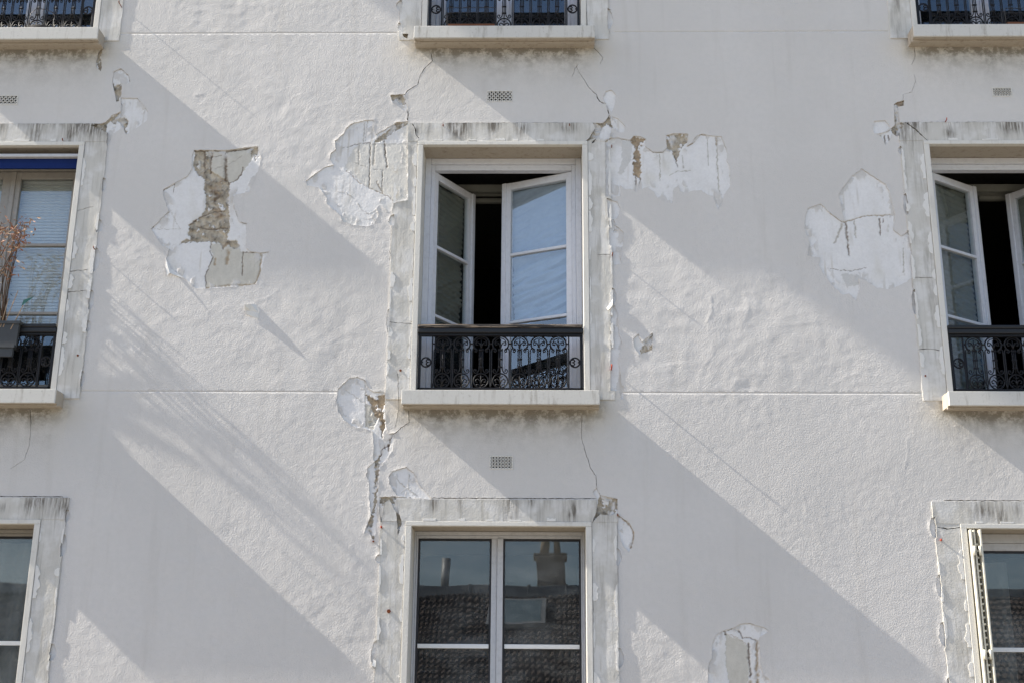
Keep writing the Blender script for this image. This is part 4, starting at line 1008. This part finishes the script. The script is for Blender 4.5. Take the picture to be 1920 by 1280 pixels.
# ------------------------------------------------------------------ pots and plants on the sills
def trough(name, x0, x1, y0, y1, z0, z1, tp, mat, wall=.006):
    mb = MB()
    def ring(z, k): return [(x0+k, y0+k*.8, z), (x1-k, y0+k*.8, z), (x1-k, y1-k*.8, z), (x0+k, y1-k*.8, z)]
    a = ring(z0, tp); b = ring(z1-.022, .006); b2 = ring(z1-.022, -.004); c = ring(z1, -.004); d = ring(z1, wall); e = ring(z1-.03, wall+.004)
    v = a+b+b2+c+d+e; f = [(3, 2, 1, 0)]
    for k in range(5):
        for j in range(4): f.append((k*4+j, k*4+(j+1) % 4, k*4+4+(j+1) % 4, k*4+4+j))
    mb.add(v, f)
    return mb.build(name, mat)
xr = P(26, 600, -.16)[0]; zr = P(10, 593, -.16)[1]; zb = P(10, 640, -.16)[1]; zc = P(10, 659, -.16)[1]
wb = empty('window_box', (xr-.3, -.05, zc)); tag(wb, 'grey plastic window box hung outside the left-hand railing', 'planter'); WL[wb.name] = Vector((xr-.3, -.05, zc))
pc(trough('box', xr-.62, xr, -.062, -.022, zb, zr, .010, M['pot_grey']), wb)
pc(trough('tray', xr-.60, xr-.022, -.058, -.025, zc, zb+.012, .008, M['pot_grey']), wb)
pc(MB().box(xr-.61, xr-.01, -.054, -.030, zr-.05, zr-.028).build('soil', M['soil']), wb)
for dx in (.10, .50): pc(MB().tube([(xr-dx, -.030, zb+.02), (xr-dx, -.030, zr+.01), (xr-dx, -.01, zr+.015), (xr-dx, .012, zr-.01)], .004, 6).build('bracket', M['wire'], None, True), wb)

def leaf_mesh(r, tips, n, spread, length, drop):
    v = []; f = []
    for k in range(n):
        a = r.choice(tips); p = Vector(a)+Vector((r.gauss(0, spread), r.gauss(0, spread*.7), r.gauss(0, spread)))
        th = r.uniform(0, math.tau); d = Vector((math.cos(th), math.sin(th)*.8, r.uniform(-1.0, .35)-drop)).normalized()
        L = length*r.uniform(.6, 1.3); s = d.cross(Vector((r.gauss(0, 1), r.gauss(0, 1), r.gauss(0, 1)))).normalized()*L*.13; nn = d.cross(s).normalized()*L*.06
        i = len(v); q = p+d*L*.5
        v += [p, q+s+nn, p+d*L, q-s+nn, q]; f += [(i, i+1, i+4), (i+1, i+2, i+4), (i+2, i+3, i+4), (i+3, i, i+4)]
    return v, f
r_ = random.Random(5)
sx, sz = xr-.20, zr-.03
shrub = empty('potted_shrub', (sx, -.15, sz)); tag(shrub, 'thin shrub with reddish-brown leaves in the grey window box', 'shrub'); WL[shrub.name] = Vector((sx, -.15, sz))
tips = []; mb = MB()
for k in range(17):
    tx, tz = P(r_.uniform(-18, 54), r_.uniform(404, 500), -.12)
    ty = -.11+r_.uniform(-.07, .07)
    b = Vector((sx+r_.uniform(-.12, .10), -.042+r_.uniform(-.008, .008), sz)); e_ = Vector((tx, ty, tz)); m1 = b.lerp(e_, .45)+Vector((-.06*r_.random(), r_.uniform(-.03, .03), .08))
    pth = [b.lerp(m1, t_/5).lerp(m1.lerp(e_, t_/5), t_/5) for t_ in range(6)]
    mb.tube(pth, .0045, 5, .0018); tips.append(e_)
    if k % 2: tips.append(b.lerp(e_, .88))
pc(mb.build('stems', M['bark'], None, True), shrub)
for mn, nl in (('leaf_brown', 190), ('leaf_tan', 150)):
    v, f = leaf_mesh(r_, tips, nl, .036, .044, .25); o = mesh_obj('leaves', v, f, M[mn]); o['kind'] = 'stuff'; pc(o, shrub)
tips2 = [Vector((*P(r_.uniform(-60, 18), r_.uniform(500, 585), -.15)[:1], -.05+r_.uniform(-.02, .02), P(10, r_.uniform(505, 585), -.15)[1])) for k in range(11)]
v, f = leaf_mesh(r_, tips2, 70, .030, .032, .0); o = mesh_obj('reflected_leaves', v, f, M['leaf_reflected']); o['kind'] = 'stuff'; pc(o, shrub)  # dark leaves added to stand for the shrub's reflection in the pane
for (a, b, a2, b2, lab) in ((8, 598, 34, 545, 'longest thin stake leaning out of the grey window box'), (22, 602, 44, 572, 'short thin stake beside the green marker in the window box'), (3, 598, 16, 560, 'thin stake between the shrub and the longest stake in the window box'), (-8, 598, 2, 552, 'leftmost thin stake in the window box at the picture edge')):
    p0 = P(a, b, -.055); p1 = P(a2, b2, -.055)
    st = MB().tube([(p0[0], -.055, p0[1]-.06), (p1[0], -.055, p1[1])], .0035, 5).build('plant_stake', M['stake'], None, True)
    tag(st, lab, 'stake', 'stakes in the window box')
p0, p1, p2 = P(40, 574, -.05), P(64, 557, -.05), P(44, 562, -.05)
gp = mesh_obj('plant_marker', [(p0[0], -.05, p0[1]), (p1[0], -.055, p1[1]), (p2[0], -.048, p2[1]), (p0[0], -.048, p0[1]), (p1[0], -.053, p1[1]), (p2[0], -.046, p2[1]),
    (p0[0]-.032, -.051, p0[1]-.15), (p0[0]-.028, -.051, p0[1]-.15)], [(0, 1, 2), (5, 4, 3), (0, 3, 4, 1), (1, 4, 5, 2), (2, 5, 3, 0), (0, 6, 7)], M['green_plastic'])
tag(gp, 'green plastic marker standing in the grey window box', 'plant marker')

# top left sill: black bowl with a wire hoop
zt = Z0['T']+.004
x = P(76, 50, .05)[0]
mb = MB(); n = 20
prof = [(.055, .0), (.085, .03), (.10, .07), (.105, .10), (.098, .10), (.09, .07), (.0, .065)]
for rr, h in prof: mb.v += [(x+rr*math.cos(math.tau*j/n), .06+rr*.7*math.sin(math.tau*j/n), zt+h) for j in range(n)]
for k in range(len(prof)-1):
    for j in range(n): mb.f.append((k*n+j, k*n+(j+1) % n, (k+1)*n+(j+1) % n, (k+1)*n+j))
mb.f.append(tuple(range(n))[::-1])
bw = empty('plant_bowl', (x, .06, zt)); tag(bw, 'black bowl behind the top left railing', 'bowl'); WL[bw.name] = Vector((x, .06, zt))
pc(mb.build('bowl', M['pot_black'], None, True), bw)
hp_pts = [(56, 54), (55, 38), (58, 26), (66, 19), (76, 17), (88, 19), (98, 24), (103, 30), (100, 42), (97, 56)]
hw_ = MB().tube([(P(a, b, -.055)[0], -.055, P(a, b, -.055)[1]) for a, b in hp_pts], .0028, 6).build('hoop', M['wire'], None, True); pc(hw_, bw)
# top centre: wire rack with a shallow terracotta tray, top right: the same
def rack(pxa, pxb, pya, label1, label2):
    xa, za = P(pxa, pya, -.065); xb, _ = P(pxb, pya, -.065); zl = Z0['T']+.002
    rk = empty('wire_rack', ((xa+xb)/2, -.075, zl)); tag(rk, label1, 'plant rack'); WL[rk.name] = Vector(((xa+xb)/2, -.075, zl))
    for y in (-.058, -.122):
        pc(MB().tube([(xa, y, zl), (xa, y, za-.015), (xa+.004, y, za-.004), (xa+.015, y, za), (xb-.015, y, za), (xb-.004, y, za-.004), (xb, y, za-.015), (xb, y, zl)], .0028, 6).build('hoop', M['wire'], None, True), rk)
    for xx in (xa, xb): pc(MB().tube([(xx, -.058, za-.02), (xx, -.122, za-.02)], .0025, 6).build('cross_wire', M['wire'], None, True), rk)
    q = trough('plant_tray', xa+.015, xb-.015, -.119, -.061, zl, zl+.030, .006, M['terracotta']); tag(q, label2, 'tray')
rack(839, 931, 23, 'low wire rack on the top centre sill', 'shallow terracotta tray in the rack on the top centre sill')
rack(1878, 1990, 24, 'low wire rack on the top right sill', 'shallow terracotta tray in the rack on the top right sill')

# ------------------------------------------------------------------ added bay above the view, shaped to throw the soft upper right shadow
(ax, az), (bx, bz) = P(690, 0), P(1732, 720)
x0 = -6.3; kx, ks = .072, .855
e1 = (kx*(ax-x0), az+ks*(ax-x0)); e2 = (kx*(bx-x0), bz+ks*(bx-x0))       # (out, up) of two points of its lower edge
sl_ = (e2[1]-e1[1])/(e2[0]-e1[0])
def zlow(o_): return e1[1]+sl_*(o_-e1[0])
yo = .95; x1 = x0+1.9; zt_ = 13.9
bay = part_empty('shade_bay', (x0, 0, zlow(0)), 'unseen bay added high on the facade to shade the upper right wall')
prof = [(0.0, zlow(0)), (-yo, zlow(yo)), (-yo, zt_), (0.0, zt_)]
v = [(x0, y, z) for y, z in prof]+[(x1, y, z) for y, z in prof]
pc(mesh_obj('shade_bay_body', v, [(0, 1, 2, 3), (7, 6, 5, 4), (0, 4, 5, 1), (1, 5, 6, 2), (2, 6, 7, 3)], M['trim']), bay)
for a in (x0+.25, x0+1.05):
    pc(box('shade_bay_frame', a, a+.6, -yo-.02, -yo+.01, zlow(yo)+.5, zlow(yo)+2.0, M['white_frame'], None, .004), bay)
    pc(box('shade_bay_pane', a+.06, a+.54, -yo-.024, -yo-.0195, zlow(yo)+.56, zlow(yo)+1.94, M['roof_glass']), bay)

# ------------------------------------------------------------------ across the yard: the tiled house mirrored in the lower window
YO = 36.0; DM = D+2*.26+YO
def Qt(px, py): a, b = P(px, py); return a/D, b/D
zr_ = Qt(960, 1116)[1]*DM; SLP = .75
def on_roof(px, py):
    tx, tz = Qt(px, py); s = (zr_-tz*DM)/(SLP-tz); return tx*(DM-s), -(YO-s), zr_-SLP*s
opp = empty('tiled_house', (0, -YO, GROUND)); tag(opp, 'low house with a dark tiled roof, seen only mirrored in the lower window', 'house'); WL[opp.name] = Vector((0, -YO, GROUND))
HW = 24.0; eave = zr_-SLP*5.2
pc(box('wall', -HW+.3, HW-.3, -YO-5, -YO+4.9, GROUND, eave, M['house_render']), opp)
nc = int(2*HW/.2); prof = [(0, .0), (.05, .055), (.11, .070), (.16, .02)]
rows = 20; rl = 5.2/rows
xs = np.array([-HW+.2*i+a for i in range(nc) for a, b in prof]); hs = np.array([b for i in range(nc) for a, b in prof])
jit = np.random.RandomState(4)
v = []; f = []; nx = len(xs)
for k in range(rows):
    for top in (0, 1):
        s = 5.2-rl*(k+top); lift = .095 if top == 0 else .0
        jj = np.repeat(jit.uniform(-.012, .012, nc), 4) if top == 0 else 0
        hh = hs+lift+jj
        v += list(zip(xs.tolist(), [(-YO+s)]*nx, (zr_-SLP*s+hh).tolist()))
    b0 = k*2*nx
    f += [(b0+i, b0+i+1, b0+nx+i+1, b0+nx+i) for i in range(nx-1)]
    if k: f += [(b0-nx+i, b0-nx+i+1, b0+i+1, b0+i) for i in range(nx-1)]
q = mesh_obj('roof_tiles', v, f, M['tile']); q['kind'] = 'stuff'; pc(q, opp)
pc(mesh_obj('roof_back', [(-HW, -YO, zr_), (HW, -YO, zr_), (HW, -YO-5.2, eave), (-HW, -YO-5.2, eave)], [(0, 1, 2, 3)], M['tile']), opp)
zf = Qt(960, 1098)[1]*DM
pc(box('ridge_flashing', -HW, HW, -YO-.25, -YO+.12, zr_-.06, zf, M['zinc'], None, .03), opp)
for px in (993, 1058, 880): xx = Qt(px, 1100)[0]*DM; pc(box('flashing_joint', xx-.05, xx+.05, -YO-.27, -YO+.15, zr_-.05, zf+.04, M['zinc'], None, .02), opp)
xa = Qt(1008, 1060)[0]*DM; xb = Qt(1056, 1060)[0]*DM; zc = Qt(1030, 1046)[1]*DM; zt2 = Qt(1030, 1012)[1]*DM
ch = MB().box(xa, xb, -YO-.9, -YO+.05, zr_-.5, zc, .01).box(xa-.09, xb+.09, -YO-1.0, -YO+.14, zc, zc+.20, .02)
pc(ch.build('chimney', M['chimney_render']), opp)
for fx in (.3, .72):
    xx = xa+(xb-xa)*fx; pc(MB().tube([(xx, -YO-.4, zc+.18), (xx, -YO-.4, zt2+.25)], .13, 12, .11).build('chimney_pot', M['chimney_render'], None, True), opp)
for px in (832,):
    xx = Qt(px, 1060)[0]*DM; pc(MB().tube([(xx, -YO-.5, zr_), (xx, -YO-.5, Qt(px, 1042)[1]*DM)], .14, 12).build('flue', M['zinc'], None, True), opp)
a = on_roof(908, 1182); b = on_roof(1022, 1180); c_ = on_roof(1027, 1132); d = on_roof(918, 1132); up = .26
sk = MB(); nrm = Vector((0, .6, .8))
o4 = [Vector(q) for q in (a, b, c_, d)]; top4 = [q+nrm*up for q in o4]
sk.add(o4+top4, [(0, 1, 5, 4), (1, 2, 6, 5), (2, 3, 7, 6), (3, 0, 4, 7), (4, 5, 6, 7)]); pc(sk.build('skylight_frame', M['zinc']), opp)
cen = sum(top4, Vector())/4; gl4 = [cen+(q-cen)*.86+nrm*.006 for q in top4]
pc(mesh_obj('skylight_pane', gl4, [(0, 1, 2, 3)], M['roof_glass']), opp)
# ochre house down the street, mirrored in the open leaf
och = empty('ochre_house', (-31, -26, GROUND)); tag(och, 'tall ochre house, seen only mirrored in the open window leaf', 'house'); WL[och.name] = Vector((-31, -26, GROUND))
pc(box('wall', -40, -24, -34, -22, GROUND, 6.6, M['ochre_render']), och)
pc(mesh_obj('roof', [(-40.4, -21.6, 6.6), (-23.6, -21.6, 6.6), (-23.6, -34.4, 6.6), (-40.4, -34.4, 6.6), (-38, -28, 9.4), (-26, -28, 9.4)], [(0, 1, 5, 4), (1, 2, 5), (2, 3, 4, 5), (3, 0, 4), (3, 2, 1, 0)], M['tile']), och)
for k in range(5):
    for j in range(3):
        pc(box('shutter', -38.5+k*3, -37.1+k*3, -22.0, -21.94, j*3-.3, j*3+1.4, M['gasket']), och)
